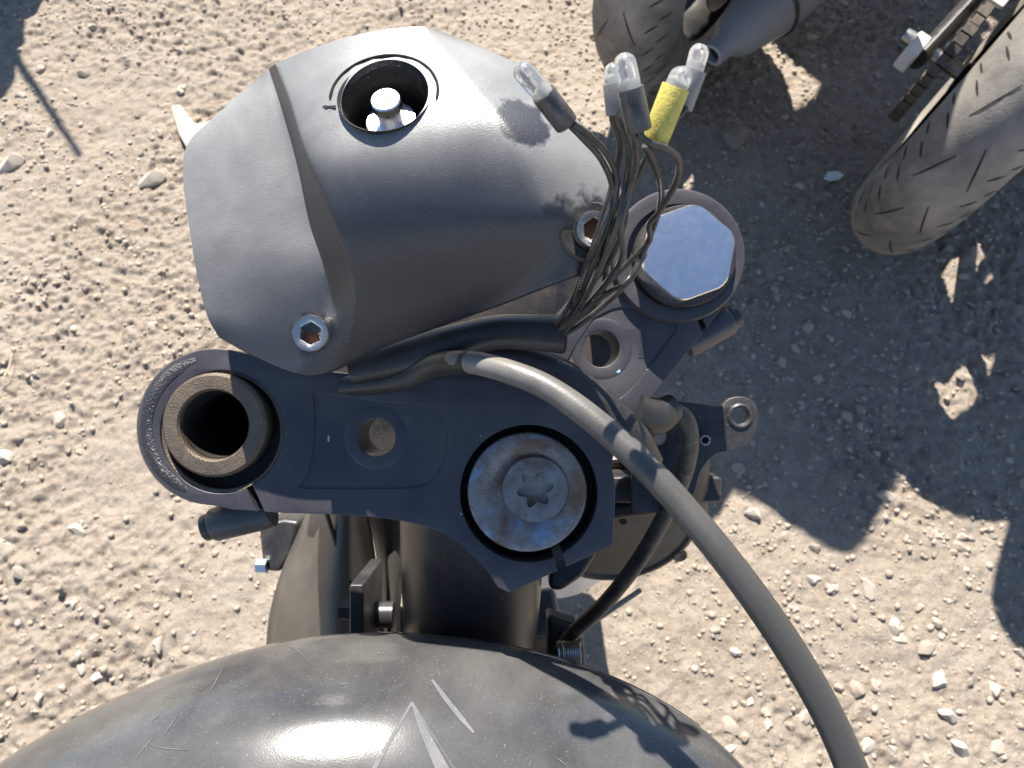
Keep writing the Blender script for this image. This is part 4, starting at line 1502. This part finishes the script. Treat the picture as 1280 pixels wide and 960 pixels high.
    for k in range(13):
        a = rad((10 if short_tail else -4) + (80 if short_tail else 92) * k / 12)
        rows.append([q(.10 * math.sin(t), (R_ + .05) * math.sin(-(math.pi / 2 - a)) * 1.0, R_ + (R_ + .035 + .03 * math.cos(t)) * math.sin(a) * 1.0 + .02) for t in np.linspace(-1.2, 1.2, 9)])
    # handlebar
    ob('handlebar', MB().tube([q(-.40, .93, 1.03), q(-.26, .99, 1.05), q(-.10, 1.06, 1.03), q(.10, 1.06, 1.03), q(.26, .99, 1.05), q(.40, .93, 1.03)], [.016, .015, .011, .011, .015, .016], 12), 'frame', root)
    ob('headlamp', MB().lathe(q(0, 1.17, .93), (0, 1, -.1), [(0, 0), (0, .05), (.04, .085), (.10, .095), (.12, .09), (.125, 0)], 32), 'frame', root)
    ob('front_fender', MB().grid([[q(.075 * math.sin(t), 1.43 + .325 * math.cos(a), .30 + (.27 + .055 * math.cos(t)) * math.sin(a)) for t in np.linspace(-1.3, 1.3, 9)] for a in np.linspace(.6, 2.5, 15)]), 'redpaint', root, solid=.003)
    ob('header_pipe', MB().tube([q(.03, .98, .60), q(.06, 1.05, .42), q(.10, .92, .22), q(.12, .6, .18), q(.16, .35, .22)], .021, 14), 'steel', root)
    ob('side_stand', MB().tube([q(-.15, .55, .34), q(-.30, .58, .012)], [.012, .009], 10), 'frame', root)
    if silencer:
        a, b = V(silencer[0]), V(silencer[1])
        ax = b - a
        L = ax.length
        r1 = silencer[2]
        sl = ob('silencer', MB().lathe(a, ax, [(.03, .014), (.0, .015), (-.002, .017), (.0, .021), (.035, .024), (.06, r1 * .62), (.16, r1 * .92), (.165, r1 * .95), (L * .6, r1), (L, r1 * .9), (L + .06, r1 * .4)], 40), 'silencer', root)
        ob('silencer_outlet', MB().lathe(a, ax, [(.012, .0165), (.012, 0)], 24), 'blackhole', sl)
        ob('silencer_band', MB().lathe(a, ax, [(.160, r1 * .93), (.161, r1 * .975), (.168, r1 * .985), (.170, r1 * .95)], 40), 'frame', sl)
        u = ax.normalized()
        ob('link_pipe', MB().tube([b, b + u * .08, q(.16, .35, .22)], [.03, .024, .021], 14), 'steel', sl)
    if shadow_cases:  # unseen luggage, added to cast the broad shade on the right
        for sg in (-1, 1):
            ob('shadow_side_case', MB().box(q(sg * .28, -.08, .64), (.08, 0, 0), (0, .13, 0), (0, 0, .15)), 'frame', root, bevel=.05, seg=4)
            ob('shadow_case_rail', MB().tube([q(sg * .08, .2, .74), q(sg * .24, .12, .74), q(sg * .24, -.1, .74), q(sg * .08, -.3, .8)], .008, 8), 'frame', root)
        ob('shadow_top_case', MB().box(q(0.01, .0, .96), (.21, 0, 0), (0, .17, 0), (0, 0, .11)), 'frame', root, bevel=.06, seg=4)
        ob('shadow_case_rack', MB().box(q(0, -.02, .845), (.10, 0, 0), (0, .18, 0), (0, 0, .012)), 'frame', root, bevel=.004)
    if white_guard:
        ob('chain_guard', MB().prism([q(-.125, -.02, R_ + .135), q(-.125, .16, R_ + .15), q(-.125, .40, R_ + .13), q(-.125, .40, R_ + .155), q(-.125, .14, R_ + .185), q(-.125, -.05, R_ + .16)], (.03, 0, 0)), 'whitepl', root, bevel=.003)
        ob('axle_adjuster', MB().box(q(-.16, -.03, R_ + .005), (.012, 0, 0), (0, .03, 0), (0, 0, .02)), 'whitepl', root, bevel=.004)
    if shadow_rod:
        ob('shadow_whip', MB().tube(shadow_rod, [.009, .009, .007], 8), 'frame', root)  # unseen rod, added for the thin straight shadow at upper left
    return root


B2 = parked_bike('parked motorcycle at the top of the picture with its rear tyre and grey silencer showing', silencer=((.16, -.21, .25), (.25, .36, .30), .068), shadow_cases=True, tw=.17)
B2.location = (.365, 1.42, 0)
B2.rotation_euler = (0, 0, rad(-36))
B3 = parked_bike('parked motorcycle at the right edge with its dusty rear tyre towards the viewer', short_tail=True, tw=.152, white_guard=True)
B3.location = (.79, 1.02, 0)
B3.rotation_euler = (0, rad(8), rad(-40))

B4 = parked_bike('unseen motorcycle added beyond the upper left corner to cast its dark shadow', short_tail=True, tw=.165,
                 shadow_rod=[V((.02, .10, .75)), V((.10, .06, 1.0)), V((.24, -.06, 1.23))])
B4.location = (-1.32, 2.18, 0)  # added out of view to shade the upper left corner
B4.rotation_euler = (0, 0, rad(20))
